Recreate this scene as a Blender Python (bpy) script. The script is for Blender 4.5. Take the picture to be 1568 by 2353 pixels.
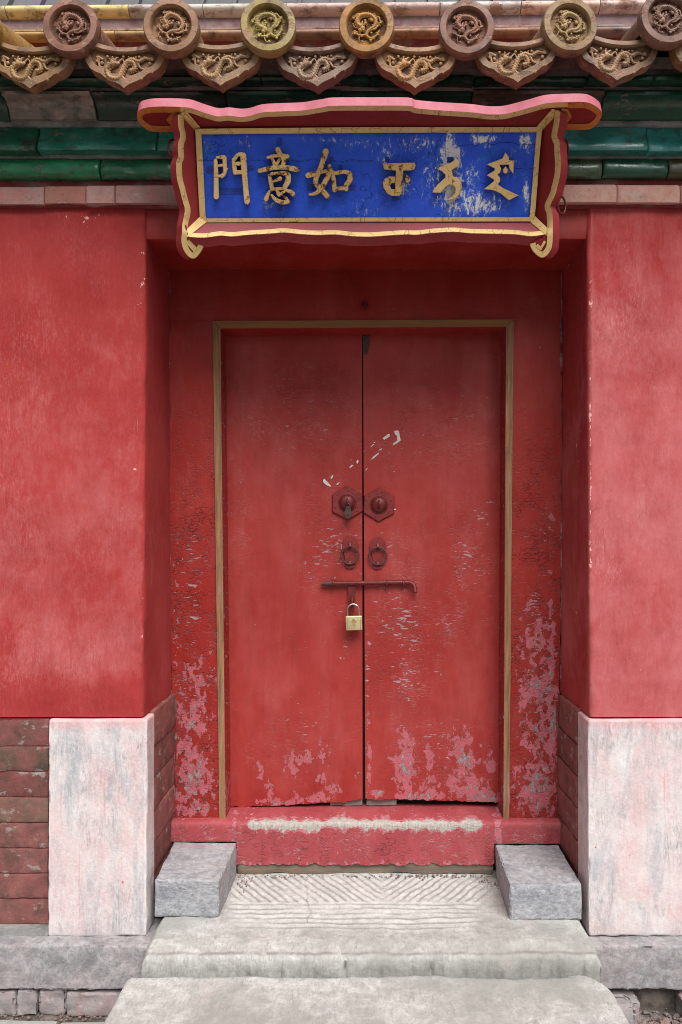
import bpy, bmesh, math, random
from mathutils import Vector, Matrix, noise as mn
RND = random.Random(11)
scene = bpy.context.scene
for o in list(bpy.data.objects):
    bpy.data.objects.remove(o)

# ------------------------------------------------------------------ camera, light
F, CX, CY, H = 1829.0, 835.0, 1240.0, 1.72      # focal length and principal point (photo units), eye height
cam_d = bpy.data.cameras.new('camera')
cam = bpy.data.objects.new('camera', cam_d)
scene.collection.objects.link(cam)
cam.location = (0, 0, H)
cam.rotation_euler = (math.radians(90), 0, 0)
cam_d.sensor_fit = 'HORIZONTAL'
cam_d.sensor_width = 36
cam_d.lens = F / 1568 * 36
cam_d.shift_x = -(CX - 784) / 1568
cam_d.shift_y = (CY - 1176.5) / 1568
cam_d.clip_start = 0.05
cam_d.clip_end = 500
scene.camera = cam

SUN_EL, SUN_AZ = math.radians(54), math.radians(163)   # behind the camera, a little to its right
world = bpy.data.worlds.new('World')
scene.world = world
world.use_nodes = True
wn, wl = world.node_tree.nodes, world.node_tree.links
wn.clear()
sky = wn.new('ShaderNodeTexSky')
sky.sky_type = 'NISHITA'
sky.sun_disc = False
sky.sun_elevation = SUN_EL
sky.sun_rotation = SUN_AZ
sky.air_density = 1.0
sky.dust_density = 1.5
hs = wn.new('ShaderNodeHueSaturation')
hs.inputs['Saturation'].default_value = 0.22
bg = wn.new('ShaderNodeBackground')
bg.inputs['Strength'].default_value = 0.05
wo = wn.new('ShaderNodeOutputWorld')
wl.new(sky.outputs[0], hs.inputs['Color'])
wl.new(hs.outputs[0], bg.inputs['Color'])
wl.new(bg.outputs[0], wo.inputs['Surface'])
sun_d = bpy.data.lights.new('sun', 'SUN')
sun_d.energy = 3.0
sun_d.angle = math.radians(45)
sun_d.color = (1.0, 0.975, 0.945)
sun = bpy.data.objects.new('sun', sun_d)
scene.collection.objects.link(sun)
sd = Vector((math.sin(SUN_AZ) * math.cos(SUN_EL), math.cos(SUN_AZ) * math.cos(SUN_EL), math.sin(SUN_EL)))
sun.rotation_euler = sd.to_track_quat('Z', 'Y').to_euler()
sun.location = (0, -3, 8)
scene.view_settings.view_transform = 'Standard'
scene.view_settings.look = 'None'
scene.view_settings.exposure = 0.66
scene.cycles.filter_width = 1.0
scene.view_settings.gamma = 1.0
scene.view_settings.use_curve_mapping = False

# ------------------------------------------------------------------ helpers
def P(x, y, D):
    return Vector(((x - CX) / F * D, D, H - (y - CY) / F * D))

def px(v):
    return CX + v[0] / v[1] * F, CY - (v[2] - H) / v[1] * F

COL = scene.collection

def thing(name, label, cat, loc=(0, 0, 0), group=None):
    o = bpy.data.objects.new(name, None)
    o.empty_display_size = 0.1
    COL.objects.link(o)
    o.location = loc
    o['label'] = label
    o['category'] = cat
    if group:
        o['group'] = group
    return o

def tag(o, label, cat, group=None):
    o['label'] = label
    o['category'] = cat
    if group:
        o['group'] = group
    return o

def finish(me, mats, angle=38):
    for m in (mats if isinstance(mats, (list, tuple)) else [mats]):
        me.materials.append(m)
    me.shade_smooth()
    me.set_sharp_from_angle(angle=math.radians(angle))

def link(name, me, parent=None, loc=None, color=None, label=None, kind=None):
    """world-space mesh (or local mesh + world loc) linked under its parent"""
    o = bpy.data.objects.new(name, me)
    COL.objects.link(o)
    w = Vector(loc) if loc is not None else Vector((0, 0, 0))
    if parent is not None:
        o.parent = parent
        pw = Vector((0, 0, 0))
        q = parent
        while q is not None:
            pw += q.location
            q = q.parent
        w = w - pw
    o.location = w
    if color:
        o.color = (*color, 1)
    if label:
        o['label'] = label
    if kind:
        o['kind'] = kind
    return o

class MB:
    def __init__(s):
        s.v, s.f, s.m = [], [], []
        s.a = {}
    def add(s, vs, fs, mi=0):
        b = len(s.v)
        s.v += [tuple(v) for v in vs]
        s.f += [tuple(i + b for i in f) for f in fs]
        s.m += [mi] * len(fs)
        return b
    def mesh(s, name, mats, angle=38, fix=True):
        me = bpy.data.meshes.new(name)
        me.from_pydata(s.v, [], s.f)
        me.polygons.foreach_set('material_index', s.m)
        for k, vals in s.a.items():
            at = me.attributes.new(k, 'FLOAT', 'POINT')
            vals = list(vals) + [0.0] * (len(s.v) - len(vals))
            at.data.foreach_set('value', vals)
        if fix:
            bm = bmesh.new(); bm.from_mesh(me)
            bmesh.ops.recalc_face_normals(bm, faces=bm.faces)
            bm.to_mesh(me); bm.free()
        finish(me, mats, angle)
        return me
    def box(s, x0, x1, y0, y1, z0, z1, mi=0):
        c = [(x0, y0, z0), (x1, y0, z0), (x1, y1, z0), (x0, y1, z0), (x0, y0, z1), (x1, y0, z1), (x1, y1, z1), (x0, y1, z1)]
        s.add(c, [(0, 3, 2, 1), (4, 5, 6, 7), (0, 1, 5, 4), (1, 2, 6, 5), (2, 3, 7, 6), (3, 0, 4, 7)], mi)
    def prism(s, loop, T, mi=0, mi_side=None, cap_back=True):
        n = len(loop)
        T = Vector(T)
        vs = list(loop) + [Vector(p) + T for p in loop]
        s.add(vs, [tuple(range(n))], mi)
        b = len(s.v) - 2 * n
        ms = mi if mi_side is None else mi_side
        for i in range(n):
            j = (i + 1) % n
            s.f.append((b + i, b + j, b + n + j, b + n + i)); s.m.append(ms)
        if cap_back:
            s.f.append(tuple(b + n + i for i in reversed(range(n)))); s.m.append(ms)
    def tube(s, pts, rad, sides=8, closed=False, mi=0, up=None, sx=1.0):
        pts = [Vector(p) for p in pts]
        n = len(pts)
        if not isinstance(rad, (list, tuple)):
            rad = [rad] * n
        rings = []
        prev = None
        for i, p in enumerate(pts):
            a = pts[(i - 1) % n] if (closed or i > 0) else p
            c = pts[(i + 1) % n] if (closed or i < n - 1) else p
            t = (c - a).normalized()
            if prev is None:
                ref = Vector(up) if up else (Vector((0, 1, 0)) if abs(t.y) < .9 else Vector((1, 0, 0)))
            else:
                ref = prev
            u = (ref - t * ref.dot(t)).normalized()
            prev = u
            w = t.cross(u)
            rings.append([p + (u * math.cos(2 * math.pi * k / sides) + w * math.sin(2 * math.pi * k / sides) * sx) * rad[i] for k in range(sides)])
        b = len(s.v)
        for r in rings:
            s.v += [tuple(q) for q in r]
        m = n if closed else n - 1
        for i in range(m):
            for k in range(sides):
                i2, k2 = (i + 1) % n, (k + 1) % sides
                s.f.append((b + i * sides + k, b + i * sides + k2, b + i2 * sides + k2, b + i2 * sides + k)); s.m.append(mi)
        if not closed:
            s.f.append(tuple(b + k for k in reversed(range(sides)))); s.m.append(mi)
            s.f.append(tuple(b + (n - 1) * sides + k for k in range(sides))); s.m.append(mi)
    def ball(s, c, r, mi=0, seg=10, rings=6):
        c = Vector(c)
        r = Vector(r) if isinstance(r, (tuple, list, Vector)) else Vector((r, r, r))
        vs, fs = [], []
        for i in range(rings + 1):
            th = math.pi * i / rings
            for k in range(seg):
                ph = 2 * math.pi * k / seg
                vs.append(c + Vector((r.x * math.sin(th) * math.cos(ph), r.y * math.sin(th) * math.sin(ph), r.z * math.cos(th))))
        for i in range(rings):
            for k in range(seg):
                fs.append((i * seg + k, i * seg + (k + 1) % seg, (i + 1) * seg + (k + 1) % seg, (i + 1) * seg + k))
        s.add(vs, fs, mi)
    def lathe(s, c, prof, seg=32, mi=0, cap=False):
        """profile (radius, depth toward the camera) turned about the y axis through c"""
        c = Vector(c)
        vs, fs = [], []
        for (r, d) in prof:
            for k in range(seg):
                a = 2 * math.pi * k / seg
                vs.append(c + Vector((r * math.cos(a), -d, r * math.sin(a))))
        for i in range(len(prof) - 1):
            for k in range(seg):
                fs.append((i * seg + k, i * seg + (k + 1) % seg, (i + 1) * seg + (k + 1) % seg, (i + 1) * seg + k))
        if cap:
            fs.append(tuple((len(prof) - 1) * seg + k for k in range(seg)))
        s.add(vs, fs, mi)

def smooth(pts, n=6, closed=False):
    """Catmull-Rom through tuples of any length"""
    out = []
    m = len(pts)
    rng = m if closed else m - 1
    for i in range(rng):
        p0 = pts[(i - 1) % m] if (closed or i > 0) else pts[0]
        p1 = pts[i]
        p2 = pts[(i + 1) % m]
        p3 = pts[(i + 2) % m] if (closed or i + 2 < m) else pts[-1]
        for k in range(n):
            t = k / n
            out.append(tuple(0.5 * (2 * b + (c - a) * t + (2 * a - 5 * b + 4 * c - d) * t * t + (3 * b - a - 3 * c + d) * t ** 3)
                             for a, b, c, d in zip(p0, p1, p2, p3)))
    if not closed:
        out.append(tuple(pts[-1]))
    return out

def lerp(a, b, t):
    return a + (b - a) * t

def fbm(p, o=4):
    return mn.fractal(Vector(p), 1.0, 2.0, o, noise_basis='PERLIN_ORIGINAL')

def hexa(c, bevel=0.006, cuts=0, amp=0.0, freq=6.0, seed=0.0, seg=2, chips=0.0):
    """eight corners (front TL TR BR BL, back TL TR BR BL) -> bevelled, weathered stone mesh as MB-like bmesh"""
    bm = bmesh.new()
    vs = [bm.verts.new(p) for p in c]
    for f in [(0, 1, 2, 3), (7, 6, 5, 4), (4, 5, 1, 0), (3, 2, 6, 7), (5, 6, 2, 1), (4, 0, 3, 7)]:
        bm.faces.new([vs[i] for i in f])
    bmesh.ops.recalc_face_normals(bm, faces=bm.faces)
    if cuts:
        for _ in range(20):
            long = [e for e in bm.edges if e.calc_length() > cuts]
            if not long:
                break
            bmesh.ops.subdivide_edges(bm, edges=long, cuts=1, use_grid_fill=True)
            bmesh.ops.triangulate(bm, faces=[f for f in bm.faces if len(f.verts) > 4])
            if len(bm.faces) > 30000:
                break
    if bevel:
        if cuts:
            edges = [e for e in bm.edges if len(e.link_faces) == 2 and e.calc_face_angle(0) > 0.8]
        else:
            edges = bm.edges[:]
        bmesh.ops.bevel(bm, geom=edges, offset=bevel, segments=seg, affect='EDGES', profile=0.6)
    bm.normal_update()
    if amp:
        nor = {v: v.normal.copy() for v in bm.verts}
        for v in bm.verts:
            q = v.co * freq + Vector((seed, seed * .7, seed * 1.3))
            d = fbm(q) * amp
            if chips:
                k = fbm(v.co * freq * 3.2 + Vector((seed, 9, 3)), 5) - .18
                if max(abs(nor[v].x), abs(nor[v].y), abs(nor[v].z)) < .96:
                    d -= max(0, k) * chips * 2.2
            v.co += nor[v] * d
    return bm

def bm_mesh(bm, name, mat, angle=38):
    me = bpy.data.meshes.new(name)
    bm.to_mesh(me); bm.free()
    finish(me, mat, angle)
    return me

def block(name, x0, x1, y0, y1, z0, z1, mat, parent=None, color=None, label=None, **k):
    c = [(x0, y0, z1), (x1, y0, z1), (x1, y0, z0), (x0, y0, z0), (x0, y1, z1), (x1, y1, z1), (x1, y1, z0), (x0, y1, z0)]
    return link(name, bm_mesh(hexa([Vector(p) for p in c], **k), name, mat), parent, color=color, label=label)

def blobs(lst):
    def f(x, y):
        s = 0.0
        for (cx, cy, rx, ry, a) in lst:
            d = ((x - cx) / rx) ** 2 + ((y - cy) / ry) ** 2
            if d < 6:
                s = max(s, a * math.exp(-d * .7))
        return s
    return f

def panel(name, corners, thick, nx, ny, mat, parent, wear=None, crack_dark=None, flake=None, relief=0.0, edge=None, label=None, angle=38):
    """front face grid through four corners (TL TR BR BL) with a back and sides; wear fields are functions of the photo position"""
    TL, TR, BR, BL = [Vector(c) for c in corners]
    T = Vector(thick)
    mb = MB()
    vs, W, C, K = [], [], [], []
    for j in range(ny + 1):
        for i in range(nx + 1):
            u, v = i / nx, j / ny
            p = (TL.lerp(TR, u)).lerp(BL.lerp(BR, u), v)
            X, Y = px(p)
            if relief:
                p = p + T.normalized() * (fbm(p * 3.0) * relief)
            if edge:
                p = edge(p, u, v, X, Y)
            vs.append(p)
            W.append(wear(X, Y) if wear else 0)
            C.append(crack_dark(X, Y) if crack_dark else 0)
            K.append(flake(X, Y) if flake else 0)
    q = lambda i, j: j * (nx + 1) + i
    fs = [(q(i, j), q(i, j + 1), q(i + 1, j + 1), q(i + 1, j)) for j in range(ny) for i in range(nx)]
    ring = [q(i, 0) for i in range(nx)] + [q(nx, j) for j in range(ny)] + [q(i, ny) for i in range(nx, 0, -1)] + [q(0, j) for j in range(ny, 0, -1)]
    base = len(vs)
    for r in ring:
        vs.append(vs[r] + T); W.append(W[r]); C.append(0); K.append(0)
    n = len(ring)
    for i in range(n):
        j = (i + 1) % n
        fs.append((ring[i], ring[j], base + j, base + i))
    fs.append(tuple(base + i for i in range(n)))
    mb.add(vs, fs)
    mb.a = {'wear': W, 'crack_dark': C, 'flake': K}
    return link(name, mb.mesh(name, mat, angle), parent, label=label)

# ------------------------------------------------------------------ materials
class Mat:
    def __init__(s, name, rough=.7, metal=0.0, spec=.4):
        s.m = bpy.data.materials.new(name)
        s.m.use_nodes = True
        s.t = s.m.node_tree
        s.b = s.t.nodes['Principled BSDF']
        s.b.inputs['Roughness'].default_value = rough
        s.b.inputs['Metallic'].default_value = metal
        s.b.inputs['Specular IOR Level'].default_value = spec
    def put(s, sock, v):
        if isinstance(v, bpy.types.NodeSocket):
            s.t.links.new(v, sock)
        elif isinstance(v, (tuple, list)):
            sock.default_value = (*v, 1) if (len(v) == 3 and sock.type == 'RGBA') else v
        else:
            sock.default_value = v
    def nd(s, typ, **props):
        n = s.t.nodes.new('ShaderNode' + typ)
        for k, v in props.items():
            setattr(n, k, v)
        return n
    def pos(s, scale=(1, 1, 1), off=(0, 0, 0), obj=False):
        if obj:
            src = s.nd('TexCoord').outputs['Object']
        else:
            src = s.nd('NewGeometry').outputs['Position']
        mp = s.nd('Mapping')
        mp.inputs['Scale'].default_value = scale
        mp.inputs['Location'].default_value = off
        s.t.links.new(src, mp.inputs['Vector'])
        return mp.outputs[0]
    def noise(s, vec, scale, detail=5, rough=.6, dist=0.0):
        n = s.nd('TexNoise')
        s.put(n.inputs['Vector'], vec)
        n.inputs['Scale'].default_value = scale
        n.inputs['Detail'].default_value = detail
        n.inputs['Roughness'].default_value = rough
        n.inputs['Distortion'].default_value = dist
        return n.outputs['Fac']
    def voro(s, vec, scale, feature='DISTANCE_TO_EDGE', out='Distance'):
        n = s.nd('TexVoronoi', feature=feature)
        s.put(n.inputs['Vector'], vec)
        n.inputs['Scale'].default_value = scale
        return n.outputs[out]
    def warp(s, vec, scale, amt):
        n = s.nd('TexNoise')
        s.put(n.inputs['Vector'], vec)
        n.inputs['Scale'].default_value = scale
        n.inputs['Detail'].default_value = 3
        a = s.nd('VectorMath', operation='SUBTRACT'); s.put(a.inputs[0], n.outputs['Color']); a.inputs[1].default_value = (.5, .5, .5)
        b = s.nd('VectorMath', operation='SCALE'); s.put(b.inputs[0], a.outputs[0]); b.inputs['Scale'].default_value = amt
        c = s.nd('VectorMath', operation='ADD'); s.put(c.inputs[0], vec); s.put(c.inputs[1], b.outputs[0])
        return c.outputs[0]
    def math(s, op, a, b=0.0, clamp=False):
        n = s.nd('Math', operation=op)
        n.use_clamp = clamp
        s.put(n.inputs[0], a); s.put(n.inputs[1], b)
        return n.outputs[0]
    def rng(s, v, a, b, c=0.0, d=1.0):
        n = s.nd('MapRange')
        s.put(n.inputs['Value'], v)
        for k, x in zip(('From Min', 'From Max', 'To Min', 'To Max'), (a, b, c, d)):
            s.put(n.inputs[k], x)
        return n.outputs[0]
    def mix(s, f, a, b, blend='MIX'):
        n = s.nd('Mix', data_type='RGBA', blend_type=blend)
        s.put(n.inputs[0], f); s.put(n.inputs[6], a); s.put(n.inputs[7], b)
        return n.outputs[2]
    def attr(s, name):
        return s.nd('Attribute', attribute_name=name).outputs['Fac']
    def objcol(s):
        return s.nd('ObjectInfo').outputs['Color']
    def objrand(s):
        return s.nd('ObjectInfo').outputs['Random']
    def bump(s, h, strength=.4, dist=.004, prev=None):
        n = s.nd('Bump')
        n.inputs['Strength'].default_value = strength
        n.inputs['Distance'].default_value = dist
        s.put(n.inputs['Height'], h)
        if prev is not None:
            s.put(n.inputs['Normal'], prev)
        return n.outputs[0]
    def out(s, col=None, rough=None, normal=None, metal=None):
        if col is not None: s.put(s.b.inputs['Base Color'], col)
        if rough is not None: s.put(s.b.inputs['Roughness'], rough)
        if normal is not None: s.put(s.b.inputs['Normal'], normal)
        if metal is not None: s.put(s.b.inputs['Metallic'], metal)
        return s.m

def paint_mat(name, red, red2, pink, grey, rough=.5, fade=.35, scale=34.0, lightcrack=.8):
    """old oil paint: top coat, pink undercoat where it flaked, grey filler below; fields wear / crack / flake"""
    m = Mat(name, rough, 0, .3)
    p = m.pos()
    big = m.noise(m.pos((1, 1, .5)), 3.5, 5, .6)
    col = m.mix(m.rng(big, .35, .65), red, red2)
    fadec = m.mix(.42, red, (.62, .20, .20))
    col = m.mix(m.math('MULTIPLY', m.rng(m.noise(m.pos((1.6, 1, .6), (3, 1, 7)), 4.5, 6, .65), .46, .72), fade), col, fadec)
    col = m.mix(m.math('MULTIPLY', m.rng(m.noise(m.pos((8, 8, .8)), 7, 4, .6), .5, .75), .3), col, m.mix(.5, red, (.08, .012, .01)))
    # fine craquelure, dark where it gapes, pale where the edge curls
    cv = m.voro(m.warp(m.pos((1, 1, 2.2)), 14, .10), 27)
    cline = m.rng(cv, 0.0, .075, 1.0, 0.0)
    cn = m.rng(m.noise(p, 16, 4, .65), .42, .56)
    cline = m.math('MULTIPLY', m.math('MULTIPLY', cline, cn), m.attr('crack_dark'), True)
    ccol = m.mix(m.rng(m.noise(p, 7, 3), .46, .56), (.07, .022, .02), m.mix(lightcrack, (.10, .03, .028), (.62, .36, .35)))
    col = m.mix(m.math('MULTIPLY', cline, .85), col, ccol)
    # lifted flakes, wider than high
    fl = m.noise(m.warp(m.pos((1, 1, 4.2)), 12, .16), 24, 4, .6)
    fk = m.attr('flake')
    fth = m.rng(fk, 0.0, 1.0, .74, .555)
    fm = m.math('GREATER_THAN', fl, fth)
    fm2 = m.math('GREATER_THAN', fl, m.math('ADD', fth, .045))
    col = m.mix(fm, col, m.mix(.35, pink, (.6, .45, .45)))
    col = m.mix(fm2, col, grey)
    # big bare patches
    w = m.attr('wear')
    n1 = m.noise(m.pos((1.15, 1, .8)), scale, 8, .62, .3)
    val = m.math('ADD', w, m.math('MULTIPLY', m.math('SUBTRACT', n1, .5), 2.5))
    edge = m.rng(val, .530, .545)
    inner = m.rng(val, .560, .575)
    col = m.mix(m.math('MULTIPLY', edge, m.rng(m.noise(p, 60, 2), .4, .6)), col, (.66, .5, .5))
    pcol = m.mix(m.rng(m.noise(p, 30, 5), .35, .7), pink, m.mix(.4, pink, red))
    col = m.mix(inner, col, pcol)
    n2 = m.noise(m.pos((1.3, 1, .7), (4, 2, 9)), scale * 1.25, 8, .65)
    v2 = m.math('ADD', w, m.math('MULTIPLY', m.math('SUBTRACT', n2, .5), 1.9))
    gmask = m.math('MULTIPLY', m.rng(v2, .80, .83), inner)
    gcol = m.mix(m.rng(m.noise(m.pos((6, 6, 1)), 22, 5), .35, .65), grey, m.mix(.5, grey, (.16, .13, .12)))
    col = m.mix(gmask, col, gcol)
    h = m.math('ADD', m.math('MULTIPLY', inner, -1.0), m.math('MULTIPLY', cline, -.8))
    h = m.math('ADD', h, m.math('MULTIPLY', fm, -.8))
    h = m.math('ADD', h, m.math('MULTIPLY', gmask, -.5))
    nn = m.bump(m.noise(m.pos((2, 2, 1)), 9, 5, .6), .25, .012)
    nn = m.bump(h, .8, .004, nn)
    rr = m.math('ADD', m.math('MULTIPLY', m.math('MAXIMUM', inner, fm), .3), m.rng(m.noise(p, 11, 4), .3, .7, rough - .1, rough + .12))
    return m.out(col, rr, nn)

RED, RED2 = (.375, .040, .034), (.305, .025, .021)
PINK, GREY = (.46, .125, .155), (.32, .275, .275)
M_door = paint_mat('door_paint', RED, RED2, PINK, GREY, .48, .34)
M_frame = paint_mat('frame_paint', (.33, .024, .018), (.26, .015, .011), PINK, GREY, .5, .25, lightcrack=.15)
M_sill = paint_mat('sill_paint', (.38, .068, .078), (.33, .050, .058), (.48, .16, .19), (.48, .44, .39), .65, .5)

def plaster_mat():
    m = Mat('red_plaster', .88, 0, .25)
    p = m.pos()
    base = m.mix(m.rng(m.noise(p, 2.2, 7, .62), .35, .65), (.33, .028, .028), (.405, .048, .045))
    chalk = m.attr('wear')
    st = m.noise(m.warp(m.pos((4, 4, 1.0)), 3, .6), 9, 9, .74)
    cl = m.noise(m.warp(m.pos((1, 1, .8), (5, 0, 2)), 3, .2), 4.5, 9, .68)
    f = m.math('ADD', m.math('MULTIPLY', m.math('SUBTRACT', st, .5), 1.0), m.math('MULTIPLY', m.math('SUBTRACT', cl, .5), 2.2))
    f = m.math('ADD', f, m.math('SUBTRACT', chalk, .46))
    col = m.mix(m.rng(f, -.1, .9, 0, .55), base, (.66, .23, .24))
    # scuffed, brushed-out patches of limewash in a few places only
    patch = m.rng(m.noise(m.warp(m.pos((1, 1, .8), (2, 6, 4)), 2, .5), 3.4, 6, .65), .47, .66)
    sc = m.noise(m.warp(m.pos((9, 9, 2.6)), 6, .35), 12, 8, .8)
    col = m.mix(m.math('MULTIPLY', m.math('MULTIPLY', m.rng(sc, .48, .66), patch), m.rng(chalk, 0, 1, .1, .55)), col, (.72, .36, .36))
    # a few brush scratches
    bs = m.noise(m.pos((26, 26, .8), (4, 4, 4)), 4.5, 5, .8)
    col = m.mix(m.math('MULTIPLY', m.rng(bs, .66, .72), m.math('MULTIPLY', m.rng(chalk, 0, 1, .2, .8), m.rng(m.noise(p, 5, 4), .5, .6))), col, (.76, .42, .42))
    # darker damp clouds and runs
    dk = m.noise(m.warp(m.pos((1.4, 1, .5), (8, 2, 2)), 2, .6), 2.6, 7, .66)
    col = m.mix(m.rng(dk, .50, .70, 0, .32), col, (.25, .018, .017))
    # orange-red repaint blotches and chips
    col = m.mix(m.math('MULTIPLY', m.rng(m.noise(m.pos((1, 1, .8), (2, 8, 1)), 5, 6, .72), .60, .72), .4), col, (.46, .06, .032))
    fine = m.noise(m.pos((3, 3, .8)), 60, 4, .8)
    col = m.mix(m.rng(fine, .55, .75, 0, .16), col, (.60, .20, .20))
    col = m.mix(m.rng(fine, .45, .28, 0, .16), col, (.22, .016, .016))
    # hair cracks
    hc = m.rng(m.voro(m.warp(m.pos((1, 1, .7)), 5, .35), 3.1), 0, .012, 1, 0)
    col = m.mix(m.math('MULTIPLY', m.math('MULTIPLY', hc, m.rng(m.noise(p, 3, 3), .56, .64)), .35), col, (.17, .015, .014))
    ch = m.noise(m.pos((1, 1, .9)), 34, 4, .7)
    col = m.mix(m.math('GREATER_THAN', ch, m.rng(m.attr('flake'), 0, 1, .84, .50)), col, (.80, .42, .40))
    col = m.mix(m.math('MULTIPLY', m.attr('crack_dark'), m.rng(m.noise(m.pos((2, 2, .5)), 16, 6, .7), .35, .65)), col, (.20, .012, .010))  # darker red where the field marks the top, jamb and foot
    n1 = m.bump(m.noise(m.pos((1, 1, .55)), 4, 6, .6), .35, .03)
    n1 = m.bump(m.noise(m.pos((2, 2, 1)), 55, 6, .75), .55, .004, n1)
    return m.out(col, None, n1)
M_plaster = plaster_mat()

def stone_mat(name, a, b, c, stain=None, stain_amt=.5, scale=8, fine=100, rough=.85, streak=(1, 1, 1), stz=None, bumpd=.004):
    m = Mat(name, rough, 0, .3)
    p = m.pos()
    f = m.noise(m.warp(m.pos(streak), 3, .25), scale, 8, .68)
    col = m.mix(m.rng(f, .36, .62), a, b)
    g = m.noise(m.pos((1, 1, 1), (3, 7, 2)), fine, 4, .7)
    col = m.mix(m.math('MULTIPLY', m.rng(g, .5, .66), .7), col, c)
    g2 = m.noise(m.warp(m.pos(streak, (1, 4, 6)), 6, .15), scale * 4.5, 8, .75)
    col = m.mix(m.rng(g2, .50, .66, 0, .75), col, c)
    col = m.mix(m.rng(g2, .50, .36, 0, .6), col, tuple(min(.75, v * 1.35) for v in a))
    if stain:
        s1 = m.rng(m.noise(m.warp(m.pos((1, 1, .7), (8, 3, 5)), 2, .4), 5, 7, .7), .42, .72)
        col = m.mix(m.math('MULTIPLY', s1, stain_amt), col, stain)
    nn = m.bump(m.noise(p, 14, 8, .7), .5, .010)
    nn = m.bump(m.noise(m.pos(streak), fine * .8, 4, .75), .5, bumpd, nn)
    return m.out(col, None, nn)

def marble_mat():
    m = Mat('pinkish_marble', .7, 0, .35)
    p = m.pos()
    col = m.mix(m.rng(m.noise(p, 5, 8, .65), .35, .65), (.66, .58, .57), (.72, .68, .68))
    dv = m.nd('Mapping'); dv.inputs['Rotation'].default_value = (0, math.radians(-30), 0); dv.inputs['Scale'].default_value = (3.0, 1, .6); m.put(dv.inputs['Vector'], p)
    dd = dv.outputs[0]
    v = m.noise(m.warp(dd, 3, .35), 4.0, 10, .72)
    col = m.mix(m.rng(v, .48, .62, 0, .8), col, (.40, .41, .44))
    v3 = m.noise(m.warp(dd, 9, .25), 26, 8, .78)
    big = m.rng(m.noise(m.pos((1, 1, .9), (5, 2, 8)), 4.2, 4, .6), .44, .62)
    col = m.mix(m.math('MULTIPLY', m.rng(v3, .46, .64), m.math('MULTIPLY', big, 1.0)), col, (.22, .23, .26))
    vn = m.math('ABSOLUTE', m.math('SUBTRACT', m.noise(m.warp(dd, 2.5, .3), 3.0, 6, .6), .5))
    col = m.mix(m.math('MULTIPLY', m.rng(vn, .0, .035, 1, 0), m.rng(m.noise(p, 4, 3), .48, .64, 0, .6)), col, (.68, .43, .43))
    st = m.noise(m.warp(m.pos((1.3, 1, .7), (2, 2, 2)), 2, .6), 4, 9, .7)
    col = m.mix(m.rng(st, .44, .70, 0, .62), col, (.70, .42, .42))
    col = m.mix(m.math('MULTIPLY', m.rng(m.nd('NewGeometry').outputs['Pointiness'], .5, .56), .5), col, (.8, .78, .78))
    gr = m.noise(p, 75, 5, .8)
    col = m.mix(m.rng(gr, .50, .66, 0, .3), col, (.40, .39, .40))
    col = m.mix(m.rng(gr, .50, .36, 0, .3), col, (.80, .78, .77))
    dr = m.noise(m.pos((12, 1, .45), (3, 3, 3)), 7, 3, .5)
    col = m.mix(m.math('MULTIPLY', m.rng(dr, .66, .74), .45), col, (.62, .22, .22))
    sp = m.noise(m.pos((1.6, 1, 1), (1, 9, 2)), 30, 2, .5)
    col = m.mix(m.math('GREATER_THAN', sp, .76), col, (.45, .06, .07))
    sz = m.nd('SeparateXYZ'); m.put(sz.inputs[0], p)
    foot = m.rng(m.math('ADD', sz.outputs[2], m.math('MULTIPLY', m.noise(p, 12, 6, .7), .12)), .36, .29)
    col = m.mix(m.math('MULTIPLY', foot, .5), col, (.38, .33, .32))
    # the red wash left along the top under the plaster
    sx = m.nd('SeparateXYZ'); m.put(sx.inputs[0], p)
    top = m.rng(m.math('ADD', sx.outputs[2], m.math('MULTIPLY', m.noise(p, 14, 5, .7), .10)), 1.05, 1.11)
    col = m.mix(m.math('MULTIPLY', top, .65), col, (.70, .26, .27))
    nn = m.bump(m.noise(m.pos((1, 1, .6)), 9, 8, .7), .6, .012)
    nn = m.bump(m.noise(p, 130, 3, .7), .35, .003, nn)
    return m.out(col, None, nn)
M_marble = marble_mat()
M_kerb = stone_mat('grey_kerb_stone', (.36, .35, .352), (.24, .235, .24), (.155, .15, .158), (.46, .35, .34), .4, 6)
M_blue = stone_mat('blue_grey_stone', (.40, .405, .42), (.26, .27, .295), (.17, .175, .195), (.50, .44, .43), .35, 9, 110, streak=(1, 1, 2))
M_paving = stone_mat('paving_stone', (.36, .35, .335), (.25, .24, .225), (.44, .44, .43), (.5, .5, .49), .5, 10)

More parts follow.
